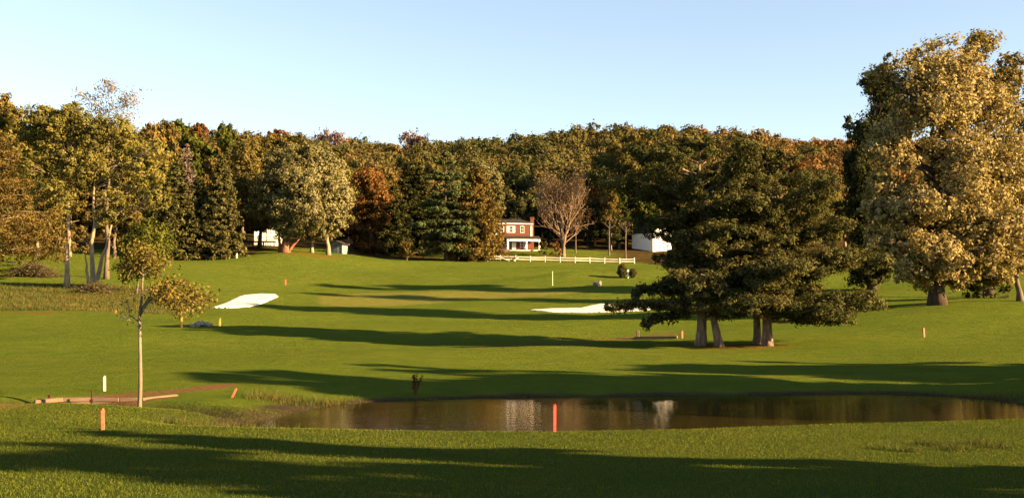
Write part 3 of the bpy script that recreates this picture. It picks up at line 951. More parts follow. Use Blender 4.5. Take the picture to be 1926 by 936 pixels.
T(488, 247, broadleaf('broadleaf_tree', 24, 5, 7, LF['olive'], bark_dark, 54, per=6, leaf=.38, split=4, sf=.64, trunk_r=.4, clump_r=.14, shell=.5,
    lobes=lob(488, 247, [(480, 300, 42, 40, 0, .1), (520, 290, 44, 36, 1, .12), (460, 345, 36, 42, 0, .02), (500, 350, 40, 40, 0, .06), (475, 400, 36, 36, 0, -.06), (505, 415, 32, 26, 0, -.1), (555, 280, 40, 32, 2, .1)])),
  'olive brown tree behind the white shed and its dark deck')

# --- orange tree, dark evergreens, pine and larch before the brick house
T(694, 268, broadleaf('broadleaf_tree', 21, 3, 6, LF['orange'], bark_dark, 61, per=6, leaf=.38, split=4, sf=.64, trunk_r=.4, clump_r=.13, shell=.45,
    lobes=lob(694, 268, [(695, 345, 34, 30, 0, .06), (712, 375, 26, 28, 0, .04), (680, 385, 34, 32, 0, -.04), (705, 415, 30, 26, 0, -.1), (675, 430, 30, 28, 0, -.28), (690, 458, 34, 18, -1, -.3)])),
  'orange red maple between the silvery tree and dark evergreens')
T(738, 277, conifer('conifer_tree', Hof(738, 277, 345), .5, 6.0, LF['dark'], bark_dark, 62, whorls=20, per_whorl=8, slope=-.2, curl=.1, leaf=.42, dens=24, tuft=.5, spread=.26, irregular=.2, power=.6), 'blackish evergreen right of the orange maple', 'evergreen', 'dark evergreens left of the tall pine')
T(782, 284, conifer('conifer_tree', Hof(782, 284, 300), .5, 7.0, LF['dark'], bark_dark, 63, whorls=22, per_whorl=8, slope=-.2, curl=.1, leaf=.42, dens=24, tuft=.5, spread=.26, irregular=.2, power=.55), 'taller blackish evergreen touching the drooping pine', 'evergreen', 'dark evergreens left of the tall pine')
T(838, 255, pad_pine('pine_tree', Hof(838, 255, 284), 2.0, 6.8, LF['whitepine'], bark_dark, 64, whorls=13, per_whorl=5, leaf=.26, per=10, trunk_r=.4, rise=-.14, up=.5, flat=.5, gap=.12,
    power=env((0, .75), (.25, 1), (.5, .82), (.75, .55), (.92, .3), (1, .1))),
  'tall blue green pine with drooping boughs', 'pine tree')
T(896, 259, conifer('larch_tree', Hof(896, 259, 310), .6, 6.9, LF['larch'], bark_grey, 65, whorls=28, per_whorl=8, slope=-.1, curl=.14, leaf=.34, dens=26, tuft=.4, spread=.26, irregular=.14, thick=.6, power=.58),
  'browning larch standing in front of the brick house', 'larch')
T(868, 262, conifer('larch_tree', Hof(868, 262, 380), .5, 3.6, LF['larch'], bark_grey, 66, whorls=18, per_whorl=7, slope=-.1, curl=.14, leaf=.34, dens=26, tuft=.4, spread=.26, irregular=.14, thick=.6, power=.6),
  'shorter browning larch at the foot of the pine', 'larch')
T(918, 292, broadleaf('broadleaf_tree', 24, 6, 5, LF['silver'], bark_grey, 67, per=6, leaf=.42, trunk_r=.3, clump_r=.14,
    lobes=lob(918, 292, [(912, 325, 22, 24, 0, -.02), (925, 345, 20, 26, 0, -.04), (930, 395, 18, 24, 0, -.2), (935, 370, 14, 20, 0, -.1)])),
  'pale silvery tree peeping out behind the larch')
T(765, 252, bare_tree('shrub', Hof(765, 252, 446), 2.4, LF['larch'], bark_grey, 68, .12, 4, 2200, .22, 4, 2.6, .05), 'vase shaped brown shrub in front of the dark evergreens', 'shrub')
T(1060, 270, bare_tree('bare_tree', Hof(1060, 270, 304), 6.2, LF['twig'], bark_twig, 69, .46, 6, 3600, .17, 4, 2.75, .10), 'nearly bare pinkish brown tree right of the brick house')
T(934, 270, broadleaf('shrub', 5.2, .5, 2.2, LF['larch'], bark_grey, 71, per=9, leaf=.25, trunk_r=.08, K=8), 'brownish shrub screening the left end of the brick house', 'shrub')
T(1022, 274, broadleaf('shrub', 3.2, .3, 1.6, LF['olive'], bark_grey, 72, per=9, leaf=.25, trunk_r=.08, K=6), 'low olive shrub at the right end of the porch', 'shrub')
T(1046, 266, broadleaf('shrub', 4, .5, 2, LF['orange'], bark_grey, 70, per=10, leaf=.25, trunk_r=.08, K=6), 'small orange shrub at the foot of the bare tree', 'shrub')

# ------------------------------------------------------------------ trees standing in the lower wood (individuals, a few shapes copied)
def proto_tree(kind, H, Rr, seed, prof='round', base=.22, per=5.5, leaf=.5, K=13):
    return broadleaf('broadleaf_tree', H, H * base, Rr, LF[kind], bark_grey if seed % 2 else bark_pale, seed, K=K, prof=prof, per=per, leaf=leaf, trunk_r=.3, clump_r=.15, shell=.45, sub=3)


PROTO = {}
for kind, seeds in (('olive', (1, 2, 3)), ('larch', (4, 5)), ('rust', (6, 7)), ('dark', (8, 9)), ('yellowgreen', (10,)), ('green', (11, 12)), ('orange', (13,))):
    for s in seeds:
        PROTO.setdefault(kind, []).append(proto_tree(kind, 20, 6.2, 200 + s, ('round', 'oval', 'round')[s % 3]))
USED = set()
KLAB = {'olive': 'olive brown', 'larch': 'yellowish brown', 'rust': 'rusty brown', 'dark': 'blackish green', 'yellowgreen': 'bright yellow green', 'green': 'deep green', 'orange': 'orange'}


def wood(kind, px, d, top, label, group, wide=1.0):
    g = np.random.default_rng(int(abs(px) * 7 + d))
    p = PROTO[kind][int(px) % len(PROTO[kind])]
    o = p if p.name not in USED else copy_tree(p)
    USED.add(p.name)
    H = Hof(px, d, top)
    s = H / 20
    return put(o, gpt(px, d), g.uniform(0, 6.28), (s * wide, s * wide, s), label, 'tree', group)


LW = 'trees of the wood on the left'
for i, (k, px, d, top, wd) in enumerate([
        ('olive', 20, 232, 205, 1.0), ('rust', 5, 262, 225, 1), ('olive', 75, 262, 222, 1), ('larch', 110, 285, 218, .9), ('larch', 130, 218, 330, 1.2), ('olive', 70, 214, 340, 1.3), ('larch', 215, 222, 330, 1.2),
        ('yellowgreen', 270, 262, 268, .9), ('dark', 280, 262, 350, 1.2), ('olive', 160, 270, 240, 1), ('olive', 215, 290, 238, 1), ('larch', 300, 330, 230, .75), ('green', 330, 335, 228, .7), ('rust', 372, 345, 234, .6),
        ('green', 360, 305, 255, .9), ('green', 425, 335, 238, .7), ('olive', 455, 305, 262, .8), ('larch', 395, 270, 300, .7), ('yellowgreen', 240, 245, 300, .8), ('rust', 520, 340, 246, .8), ('larch', 560, 330, 262, .8), ('larch', -40, 245, 170, .9)]):
    where = {270: 'standing behind the green shrub', 372: 'crown on the left skyline', 330: 'crown on the left skyline', 520: 'crown just above the big silvery tree', 560: 'crown just above the big silvery tree'}.get(px, 'in the wood behind the pale trunks')
    wood(k, px, d, top, f'{KLAB[k]} tree {where}', LW, wd)
CW = 'trees of the wood behind the houses'
for i, (k, px, d, top, wd) in enumerate([
        ('yellowgreen', 655, 300, 300, .7), ('larch', 735, 310, 300, .9), ('olive', 775, 320, 272, .9), ('olive', 812, 330, 285, .8), ('dark', 720, 290, 380, 1.3), ('dark', 800, 296, 360, 1.3), ('dark', 855, 290, 350, 1.2),
        ('dark', 950, 318, 322, .9), ('dark', 985, 322, 318, .9), ('dark', 1020, 318, 330, .9), ('dark', 975, 306, 372, 1.1), ('dark', 1035, 300, 382, 1.1),
        ('olive', 1100, 310, 300, .8), ('dark', 1120, 300, 352, 1.2), ('rust', 1118, 305, 330, .8), ('olive', 1160, 310, 262, .9), ('larch', 1200, 318, 246, .9), ('olive', 1240, 322, 250, .8), ('larch', 1275, 322, 250, .8), ('green', 1320, 315, 262, .8),
        ('dark', 1105, 292, 400, 1.5), ('dark', 1165, 290, 385, 1.4), ('green', 1180, 295, 325, .8), ('larch', 1150, 288, 350, .7), ('dark', 1150, 286, 410, 1.2), ('green', 1225, 296, 300, .9), ('dark', 1270, 296, 340, 1.2),
        ('rust', 1380, 320, 280, .9), ('olive', 1440, 300, 290, .9), ('rust', 1500, 320, 285, .9), ('yellowgreen', 1570, 285, 335, .8), ('rust', 1545, 300, 320, .8), ('rust', 1590, 300, 300, .9), ('olive', 1610, 270, 370, .9),
        ('dark', 1560, 262, 420, 1.2), ('dark', 1630, 255, 430, 1.2), ('olive', 1700, 250, 380, 1), ('olive', 1790, 250, 370, 1), ('olive', 1880, 250, 360, 1), ('rust', 1960, 250, 350, 1), ('dark', 1840, 240, 440, 1.3), ('dark', 1740, 240, 450, 1.3)]):
    if px < 700: where = 'between the silvery trees and the orange maple'
    elif px < 900: where = 'behind the blackish evergreens and drooping pine'
    elif px < 1060: where = 'in the shade behind the brick house'
    elif px < 1340: where = 'behind the split rail fence and white house'
    elif px < 1600: where = 'seen past the fairway pines'
    else: where = 'far behind the huge golden tree'
    wood(k, px, d, top + (22 if px < 1150 or px > 1350 else 6), f'{KLAB[k]} tree {where}', CW, wd)
for k in PROTO:
    for p in PROTO[k]:
        if p.name not in USED:
            for c in list(p.children): bpy.data.objects.remove(c)
            bpy.data.objects.remove(p)
for px, d, top, lab in ((1146, 275, 446, 'thin pale bare trunk behind the middle of the fence'), (1177, 268, 452, 'short pale bare trunk left of the white house'), (1083, 279, 446, 'thin grey bare trunk behind the bare tree')):
    T(px, d, bare_tree('bare_tree', Hof(px, d, top) * 1.9, .5, LF['twig'], bark_grey, int(px), .15, 2, 30, .2, 1, 1.2, .72), lab)

# ------------------------------------------------------------------ the far hillside wood: one mass
def hill_wood():
    g = np.random.default_rng(99)
    pts = []
    for d in np.concatenate([np.arange(318, 470, 7.2), np.arange(470, 650, 9)]):
        hw = d * .56 + 25
        for x in np.arange(-hw, hw, 7.2):
            pts.append((x + g.normal() * 2.4, d + g.normal() * 2.6))
    pts = np.array(pts)
    z = terrain(pts[:, 0], pts[:, 1])
    hid = forest_hidden = pts[:, 1] < 0
    n = len(pts)
    shapes = []
    for s in range(7):
        lobes = [(g.normal() * 1.5, g.normal() * 1.5, 9.5 + g.uniform(-1, 3.0), g.uniform(2.2, 3.6), g.uniform(2.2, 3.6), g.uniform(2.6, 4.4), g.normal() * .04) for _ in range(5)]
        lobes.append((0, 0, 8.5, 3.6, 3.6, 4.8))
        C, N, Tt, _ = crown_from_lobes(lobes, 1.35, .8, g, .2, .7, .6)
        shapes.append((C, N, Tt))
    AC, AN, AT, AS = [], [], [], []
    ang = pts[:, 0] / pts[:, 1]
    for i in range(n):
        C, N, Tt = shapes[g.integers(7)]
        k = g.random(len(C)) < (1.0 if pts[i, 1] < 480 else .6)
        a = g.uniform(0, 6.28); ca, sa = math.cos(a), math.sin(a)
        Rm = np.array([[ca, -sa, 0], [sa, ca, 0], [0, 0, 1]])
        s = g.uniform(.95, 1.5)
        P = C[k] @ Rm.T * np.array([s, s, s * g.uniform(.66, .95)]) + np.array([pts[i, 0], pts[i, 1], z[i]])
        red = sstep(.14, .26, ang[i]) * sstep(.42, .3, ang[i])
        b = g.normal() * .08 + (.22 + .14 * g.random()) * red - .12 * sstep(.05, -.12, abs(ang[i] + .02) - .1)
        if g.random() < .03: b += .2
        AC.append(P); AN.append(N[k] @ Rm.T); AT.append(np.clip(.38 + b + (Tt[k] - .5) * .6, 0, 1)); AS.append((.50 if pts[i, 1] < 480 else .66) * g.uniform(.65, 1.35, k.sum()))
    V, F = leaf_quads(np.concatenate(AC), np.concatenate(AN), np.concatenate(AS), .7, g)
    LEAFCOUNT[0] += len(F)
    o = link('forest', np_mesh('forest', V, F, np.concatenate(AT)), LF['mixed'])
    tag(o, 'mixed autumn wood covering the far hillside', 'forest', None, 'stuff')


hill_wood()
# bare mauve crowns that stand up from the skyline
for px, d, top in ((602, 560, 247), (625, 560, 244), (770, 590, 247), (790, 590, 252)):
    H = Hof(px, d, top)
    T(px, d, bare_tree('bare_tree', H, 5, LF['mauve'], bark_grey, int(px), .25, 4, 900, .6, 4, 2.6, .3), 'leafless mauve grey crown on the far skyline', 'tree', 'leafless crowns on the skyline')

# trees standing outside the picture to the right; their shadows cross the fairway
for (x, y, H, rr, seed, k, pf) in ((30.6, 16.6, 14.4, 3.6, 301, 'gold', 'cone'), (43, 7.0, 27, 4.1, 302, 'olive', 'oval'), (30, 9.6, 10.8, 4.2, 303, 'olive', 'oval'), (32, 14.2, 11.4, 3.2, 304, 'gold', 'oval'),
                                   (48, 34.2, 23, 5.0, 305, 'olive', 'oval'), (52, 41.3, 21.7, 3.2, 306, 'gold', 'oval'), (50, 50, 14.5, 5.0, 307, 'olive', 'oval'), (60, 53, 16.5, 2.0, 308, 'dark', 'oval'), (45, 35.6, 18, 5.2, 309, 'gold', 'oval'), (48, 41, 12.5, 5.4, 310, 'olive', 'oval'), (54, 37.5, 20, 5.0, 311, 'gold', 'oval'), (58, 47, 18, 5.0, 312, 'olive', 'oval')):
    o = broadleaf('broadleaf_tree', H, H * .12, rr, LF[k], bark_dark, seed, K=17, prof=pf, per=10, leaf=.42, trunk_r=.4, clump_r=.16, shell=.4)
    put(o, Vector((x, y, gz(x, y))), 0, None, 'broad leafy tree standing to the right beyond the pond', 'tree', 'trees to the right of the pond')

# ------------------------------------------------------------------ young tree by the creek
def sapling():
    g = np.random.default_rng(5)
    root = empty('young_tree', (0, 0, 0))
    mb = MB(); ends = []
    trunk = [(0, 0, -.3), (.02, 0, 1.2), (-.03, .02, 2.6), (-.06, .02, 3.6), (.02, 0, 4.4), (.05, .02, 5.3), (0, 0, 6.1)]
    mb.tube(trunk, [.10, .074, .066, .058, .042, .034, .02], 9)
    def br(p0, pts, r):
        P = np.array([p0] + pts, float)
        P = np.stack([np.interp(np.linspace(0, len(P) - 1, 9), range(len(P)), P[:, j]) for j in range(3)], 1)
        P[1:-1] += g.normal(size=(7, 3)) * .02
        mb.tube(P, np.linspace(r, .008, 9), 5)
        for q in P[2:]: ends.append(q)
        for q in P[3:]:
            for _ in range(2):
                e = q + g.normal(size=3) * np.array([.28, .28, .16])
                mb.tube([q, (q + e) / 2 + [0, 0, .03], e], [.01, .008, .005], 3, cap=False)
                ends.append(e)
    br((-.02, 0, 3.7), [(.5, -.2, 4.4), (1.1, -.2, 4.6), (1.8, -.1, 4.5), (2.3, 0, 4.1)], .04)
    br((-.02, 0, 3.9), [(.4, .3, 4.7), (1.0, .4, 5.0), (1.6, .4, 4.9), (2.1, .5, 4.6)], .04)
    br((-.03, 0, 3.8), [(.3, 0, 4.3), (.9, -.5, 4.6), (1.5, -.7, 4.3), (1.9, -.8, 3.8)], .035)
    br((-.03, 0, 3.4), [(-.4, 0, 3.7), (-.6, .1, 4.2), (-.3, .1, 4.6), (.1, .1, 4.7)], .035)
    br((-.03, 0, 3.2), [(-.5, -.2, 3.6), (-.9, -.2, 3.7)], .02)
    n1 = len(ends)
    br((.04, 0, 5.2), [(.4, .1, 5.6), (.8, .1, 5.7)], .02)
    br((.04, 0, 5.3), [(-.4, .1, 5.7), (-.8, -.1, 5.6)], .02)
    br((.03, 0, 5.6), [(.2, -.3, 6.0), (.5, -.5, 6.0)], .02)
    br((.02, 0, 5.7), [(-.3, .2, 6.2), (-.4, .3, 6.4)], .02)
    mb.build('trunk', bark_sap, root, smooth=True)
    E = np.array(ends)
    wgt = np.where(E[:, 0] > .55, 1.0, .10); wgt[n1:] = .42
    E[:, 2] += 0
    wgt = np.where((E[:, 2] < 3.75), .02, wgt)
    NL = 3000
    idx = g.choice(len(E), NL, p=wgt / wgt.sum())
    C = E[idx] + g.normal(size=(NL, 3)) * np.array([.21, .21, .17])
    V, F = leaf_quads(C, unit(g.normal(size=(NL, 3)) + [.3, -.2, .6]), .062 * g.uniform(.6, 1.5, NL), .55, g)
    link('crown', np_mesh('crown', V, F, np.clip(.55 + g.normal(size=NL) * .2, 0, 1)), LF['sapling'], root)
    return root


T(266, 43.5, sapling(), 'slender young tree with sparse yellowing leaves by the timber wall', 'young tree')

# ------------------------------------------------------------------ buildings
brick = NT('red_brick')
bt = brick.n('ShaderNodeTexBrick'); bt.inputs['Scale'].default_value = 4.5; bt.inputs['Color1'].default_value = (.105, .034, .02, 1); bt.inputs['Color2'].default_value = (.14, .047, .027, 1)
bt.inputs['Mortar'].default_value = (.20, .13, .09, 1); bt.inputs['Mortar Size'].default_value = .012
tc = brick.n('ShaderNodeTexCoord'); mp = brick.n('ShaderNodeMapping'); mp.inputs['Rotation'].default_value = (R(90), 0, 0)
brick.l(tc.outputs['Object'], mp.inputs['Vector']); brick.l(mp.outputs['Vector'], bt.inputs['Vector'])
brick.pbr(brick.mix(brick.noise(.8, 4), bt.outputs['Color'], (.10, .032, .02)), .9, .15)
white = simple('white_paint', (.80, .79, .75), .55, .05, 2, .4, .08)
roofm = simple('dark_shingles', (.022, .020, .019), .9, .35, 6, .2, .5)
glassm = NT('window_glass'); glassm.pbr((.018, .022, .028), .06, .6)
glassm = glassm.m
greyw = simple('blue_grey_boards', (.16, .18, .20), .8, .15, 4, .2, .3, (1, 1, .2))
darkw = simple('dark_stained_wood', (.045, .034, .027), .8, .3, 5, .2, .4, (.3, 1, 1))
stone = simple('field_stone', (.17, .14, .115), .9, .35, 2.2, .2, .5)


def window(parent, x, y, z, wd, h, mat=white):
    """frame with a recessed pane; wall face looks towards -y"""
    m = MB(); t = .09
    m.box((x, y - .03, z + h / 2 - t / 2), (wd, .12, t)); m.box((x, y - .03, z - h / 2 + t / 2), (wd + .12, .16, t))
    m.box((x - wd / 2 + t / 2, y - .03, z), (t, .12, h - 2 * t)); m.box((x + wd / 2 - t / 2, y - .03, z), (t, .12, h - 2 * t))
    m.box((x, y - .02, z), (wd - 2 * t, .06, .06)); m.box((x, y - .015, z + h / 4), (.04, .05, h / 2 - t)); m.box((x, y - .015, z - h / 4), (.04, .05, h / 2 - t))
    f = m.build('window', mat, parent)
    MB().box((x, y - .004, z), (wd - 2 * t, .02, h - 2 * t)).build('pane', glassm, f)
    return f


def brick_house():
    d = 285; b = gpt(968, d); b.z -= .1
    root = empty('brick_house', b, R(12), 'red brick house with white trim, porch and end chimney', 'house')
    W, D, H = 9.6, 7.0, 7.0                      # main block, front at y=0 looking to -y
    m = MB(); m.box((-.2, D / 2, H / 2 - .4), (W, D, H + .8)).build('wall', brick.m, root)
    xr, xl = -.2 + W / 2, -.2 - W / 2
    tr = MB(); tr.box((-.2, -.10, H + .10), (W + .5, .34, .34)); tr.box((xr - .16, -.045, H / 2 + 1.7), (.42, .09, H / 2 - .7)); tr.box((xl + .16, -.045, H / 2 + 1.7), (.42, .09, H / 2 - .7))
    tr.box((xr + .06, D / 2, H + .1), (.3, D, .3)); tr.build('trim', white, root)
    rf = MB(); rf.v = [Vector(v) for v in ((xl - .4, -.45, H + .28), (xr + .4, -.45, H + .28), (xr + .4, D + .45, H + .28), (xl - .4, D + .45, H + .28), (xl + 2.2, D * .5, H + 1.5), (xr - 2.2, D * .5, H + 1.5))]
    rf.f = [(0, 1, 5, 4), (1, 2, 5), (2, 3, 4, 5), (3, 0, 4), (3, 2, 1, 0)]
    r = rf.build('roof', roofm, root)
    c = MB(); c.box((xr + .45, 2.2, 4.3), (.95, 1.1, 9.0)); c.box((xr + .45, 2.2, 8.85), (1.15, 1.3, .22)); c.build('chimney', brick.m, root)
    for x in (-3.4, -1.0, 2.0): window(root, x, 0, 5.6, 1.05, 1.75)
    # shutters on the upper left window
    MB().box((-1.85, -.04, 5.6), (.5, .08, 1.75)).build('shutter', white, root)
    MB().box((-.15, -.04, 5.6), (.5, .08, 1.75)).build('shutter', white, root)
    # porch across the front and past the right end
    px0, px1 = -2.6, 6.2
    pr = MB(); pr.prism([(0, 0), (0, 0)], 0, 0) if False else None
    pr.v = [Vector(v) for v in ((px0 - .3, -2.7, 3.05), (px1 + .3, -2.7, 3.05), (px1 + .3, -.02, 3.9), (px0 - .3, -.02, 3.9), (px0 - .3, -2.7, 2.95), (px1 + .3, -2.7, 2.95), (px1 + .3, -.02, 2.95), (px0 - .3, -.02, 2.95))]
    pr.f = [(0, 1, 2, 3), (4, 7, 6, 5), (0, 4, 5, 1), (1, 5, 6, 2), (2, 6, 7, 3), (3, 7, 4, 0)]
    pr.build('porch_roof', roofm, root)
    MB().box(((px0 + px1) / 2, -2.58, 2.66), (px1 - px0, .16, .56)).build('fascia', white, root)
    for x, s in ((px0 + .25, .42), (2.6, .34), (px1 - .2, .34)):
        MB().box((x, -2.55, 1.29), (s, s, 2.17)).box((x, -2.55, .26), (s + .12, s + .12, .12)).build('porch_post', white, root)
    MB().box(((px0 + px1) / 2, -1.4, .03), (px1 - px0 + .2, 2.75, .34)).build('porch_floor', simple('pale_concrete', (.42, .38, .33), .9, .1, 3), root)
    st = MB(); st.box((-3.6, -2.5, .0), (3.2, 1.8, .5)); st.box((-4.0, -3.5, -.2), (3.8, .7, .45)); st.build('steps', stone, root)
    dr = MB().box((-.2, -.03, 1.25), (1.1, .1, 2.1)).build('door', white, root)
    MB().box((.2, -.1, 1.2), (.06, .06, .12)).build('handle', darkw, dr)
    window(root, -2.1, 0, 1.6, 1.0, 1.5); window(root, 2.2, 0, 1.6, 1.5, 1.5)
    return root


brick_house()
# brick garden wall and a boulder group beside the steps
b = gpt(921, 268); root = empty('brick_wall', b, R(6), 'short red brick garden wall behind the left end of the fence', 'garden wall')
MB().box((0, 0, .75), (4.6, .4, 1.6)).build('wall', brick.m, root); MB().box((0, 0, 1.6), (4.8, .52, .1)).build('coping', stone, root)


def gable_house(name, loc, rz, W, D, H, rise, wallm, label, wins=(), overhang=.35):
    root = empty(name, loc, rz, label, 'house')
    m = MB(); m.box((0, D / 2, H / 2 - .5), (W, D, H + 1)); m.build('wall', wallm, root)
    g = MB(); g.prism([(-W / 2, H), (W / 2, H), (0, H + rise)], .02, D - .02); g.build('gable', wallm, root)
    r = MB(); sl_ = math.atan2(rise, W / 2); L = math.hypot(rise, W / 2) + overhang
    for s in (-1, 1):
        cx = s * math.cos(sl_) * L / 2; cz = H + rise - math.sin(sl_) * L / 2 + .09
        r.box((cx, D / 2, cz), (L, D + .7, .14), ry=s * sl_)
    r.build('roof', roofm, root)
    for (x, z, ww, hh) in wins: window(root, x, 0, z, ww, hh)
    for sx in (-1, 1): MB().box((sx * (W / 2 - .06), -.03, H / 2), (.18, .08, H)).build('corner_board', white, root)
    return root


wb = at(1228, 466, 284); wb.z = gz(wb.x, wb.y) - .2
h = gable_house('farmhouse', wb + Vector((2.63, 1.91, 0)), R(36), 6.5, 8, 5.3, 2.2, white, 'white clapboard house half hidden behind the fairway pines', [(1.7, 4.0, .9, 1.4), (-1.2, 4.0, .9, 1.4), (1.7, 1.6, .9, 1.4), (-1.1, 1.6, .9, 1.4)])
sb = gpt(508, 262)
gable_house('cottage', sb, R(8), 7.5, 4.5, 3.6, 1.5, white, 'small white cottage behind the big silvery tree', [(1.3, 2.0, .9, 1.2), (-2.6, 2.0, .9, 1.2), (3.0, 2.0, .7, 1.1)])['category'] = 'cottage'
bb = gpt(631, 252)
s_ = gable_house('shed', bb, R(-14), 3.4, 3.0, 2.0, .8, greyw, 'blue grey garden shed behind the smaller silvery tree'); s_['category'] = 'shed'
MB().box((0, -.03, .95), (1.1, .06, 1.9)).build('door', simple('grey_door', (.10, .11, .12), .8), s_)
# dark raised deck with railing and posts
b = gpt(486, 249); root = empty('wooden_deck', b, R(4), 'dark raised wooden deck with railing in front of the white cottage', 'deck')
MB().box((0, 0, 1.35), (7.6, 3.4, .22)).build('deck_floor', darkw, root)
for x in (-3.6, -1.2, 1.2, 3.6): MB().box((x, -1.55, .62), (.16, .16, 1.24)).build('post', darkw, root)
rl = MB(); rl.box((0, -1.62, 2.35), (7.6, .1, .1)); rl.box((0, -1.62, 1.65), (7.6, .06, .08))
for i in range(39): rl.box((-3.7 + i * .195, -1.62, 2.0), (.05, .05, .6))
rl.build('railing', darkw, root)
lt = MB(); [lt.box((-3.7 + i * .39, -1.5, .62), (.18, .04, 1.2)) for i in range(20) if i % 6]; lt.build('skirting', darkw, root)
# picnic canopy posts on the deck
for x in (1.9,): MB().box((x, -1.2, 2.6), (.14, .14, 2.3)).build('post', white, root)

# ------------------------------------------------------------------ fence
railm = simple('weathered_white_rail', (.62, .55, .46), .85, .22, 3, .2, .35, (.2, 1, 1))
A = ground(913, 491); B = ground(1200, 498); A.y = 257; B.y = 259
root = empty('split_rail_fence', gpt(913, 257), 0, 'long white split rail fence along the lawn edge', 'fence')
NP = 11; pts = []
for i in range(NP):
    t = i / (NP - 1); x = A.x + (B.x - A.x) * t; y = 257 + 2 * t + .35 * math.sin(i * 1.9)
    pts.append(Vector((x, y, gz(x, y))) - root.location)
for i, p in enumerate(pts):
    MB().box(p + Vector((0, 0, .62 + random.uniform(-.03, .06))), (.16, .15, 1.5), rz=.05 * i, ry=random.uniform(-.04, .04)).build('post', railm, root, bevel=.02)
for i in range(NP - 1):
    for hh in (1.05, .52):
        a = pts[i] + Vector((-.1, -.02, hh + random.uniform(-.05, .05))); c = pts[i + 1] + Vector((.1, .02, hh + random.uniform(-.05, .05)))
        MB().tube([a, (a + c) / 2 + Vector((0, 0, -.04)), c], [.085, .105, .08], 6).build('rail', railm, root)
a = pts[1] + Vector((-2.1, -.3, 1.5)); c = pts[2] + Vector((-1.4, -.9, .1))
brk = MB().tube([a, (a + c) / 2, c], [.10, .13, .11], 6).build('loose_rail', railm, None)
brk.location = root.location; tag(brk, 'loose white rail leaning across the left end of the fence', 'fence rail')
brk2 = MB().tube([pts[2] + Vector((-.4, -.35, .15)), pts[2] + Vector((.75, -.3, 1.1))], [.14, .17], 6).build('loose_rail', railm, None)
brk2.location = root.location; tag(brk2, 'short white rail end propped against a fence post', 'fence rail')

# ------------------------------------------------------------------ stakes, posts, flagstick
redp = simple('red_paint', (.50, .030, .024), .5, .38, 9, .4, .1)
orgp = simple('orange_red_paint', (.40, .085, .045), .6, .38, 9, .4, .1)
yelp = simple('yellow_paint', (.55, .30, .06), .6, .38, 9, .4, .1)
crmp = simple('cream_paint', (.52, .44, .29), .6, .08, 6, .4, .1)
rustp = simple('rusty_iron', (.045, .018, .012), .9, .3, 8, .2, .3)


def stake(px, d, H, wd, mat, label, lean=(0, 0), name='hazard_stake', cat='stake', group='course marker stakes'):
    b = gpt(px, d)
    root = empty(name, b, R(20), label, cat, group)
    m = MB(); m.box((0, 0, H / 2 - .1), (wd, wd * .62, H + .2))
    k = m.build('shaft', mat, root, bevel=wd * .12)
    c = MB(); n = 4; c.tube([(0, 0, H), (0, 0, H + wd * .35)], [wd * .52, wd * .30], 4); c.build('tip', mat, root)
    root.rotation_euler = (lean[1], lean[0], R(20))
    return root


stake(1042, 33.6, .80, .10, redp, 'bright red stake standing at the near edge of the pond', (.01, 0))
stake(198, 33.6, .60, .115, orgp, 'salmon red stake on the grass below the timber wall', (-.03, 0))
stake(439, 47, .38, .10, orgp, 'short orange red stake tilted over beside the creek mouth', (.42, .1))
stake(1736, 90, .74, .17, orgp, 'orange red stake alone on the fairway below the huge golden tree', (-.05, 0))
stake(1282, 96, .62, .17, orgp, 'small orange stake beside the far timber edging and pine boughs', (.0, 0))
stake(537, 186, .85, .22, orgp, 'tiny red stake on the slope right of the left bunker', (0, 0))
stake(343, 101, .85, .19, yelp, 'orange yellow stake left of the rock culvert', (0, 0))
stake(414, 103, .72, .19, yelp, 'pale yellow stake right of the rock culvert', (.04, 0))
stake(200, 48.5, .62, .12, crmp, 'cream white stake standing behind the timber wall', (-.02, 0), 'marker_post', 'marker post')
stake(445, 224, .9, .34, crmp, 'small white post at the foot of the tall spruce', (0, 0), 'marker_post', 'marker post')
b = gpt(176, 45.2); root = empty('iron_post', b, 0, 'thin rusty iron post in front of the timber wall', 'iron post')
m = MB(); m.box((0, 0, .25), (.05, .05, 1.05)); m.build('shaft', rustp, root); MB().box((0, -.01, .35), (.13, .07, .14)).build('bracket', rustp, root)
b = gpt(97, 45.6); root = empty('iron_post', b, 0, 'short dark stub post on the dirt bank', 'iron post')
MB().box((0, 0, .05), (.09, .09, .5)).build('shaft', rustp, root); MB().box((0, 0, .31), (.11, .11, .03)).build('cap', rustp, root)
b = gpt(1039, 182); root = empty('flagstick', b, 0, 'pale flagstick standing on the putting green', 'flagstick')
MB().tube([(0, 0, -.05), (0, 0, 2.35)], [.075, .07], 8).build('pole', crmp, root)
cup = MB(); cup.tube([(0, 0, .0), (0, 0, .03)], [.12, .12], 12); cup.build('cup_rim', white, root)

# garden ornament with two clipped shrubs, and the stone stump
T(1170, 190.5, conifer('conical_shrub', Hof(1170, 190.5, 499), .05, .62, LF['spruce'], bark_dark, 81, whorls=18, per_whorl=8, slope=.5, curl=.5, leaf=.11, dens=110, trunk_r=.08, tuft=.2, spread=.2, thick=.25, power=.7), 'taller clipped conical shrub left of the white garden post', 'shrub')
T(1190, 190.5, conifer('conical_shrub', Hof(1190, 190.5, 508), .05, .50, LF['spruce'], bark_dark, 82, whorls=14, per_whorl=8, slope=.5, curl=.5, leaf=.11, dens=110, trunk_r=.08, tuft=.2, spread=.2, thick=.25, power=.7), 'lower clipped conical shrub right of the white garden post', 'shrub')
b = gpt(1181, 190.3); root = empty('garden_post', b, 0, 'white post with a rounded head between two conical shrubs', 'garden post')
MB().tube([(0, 0, -.1), (0, 0, .9)], [.13, .12], 8).build('shaft', white, root)
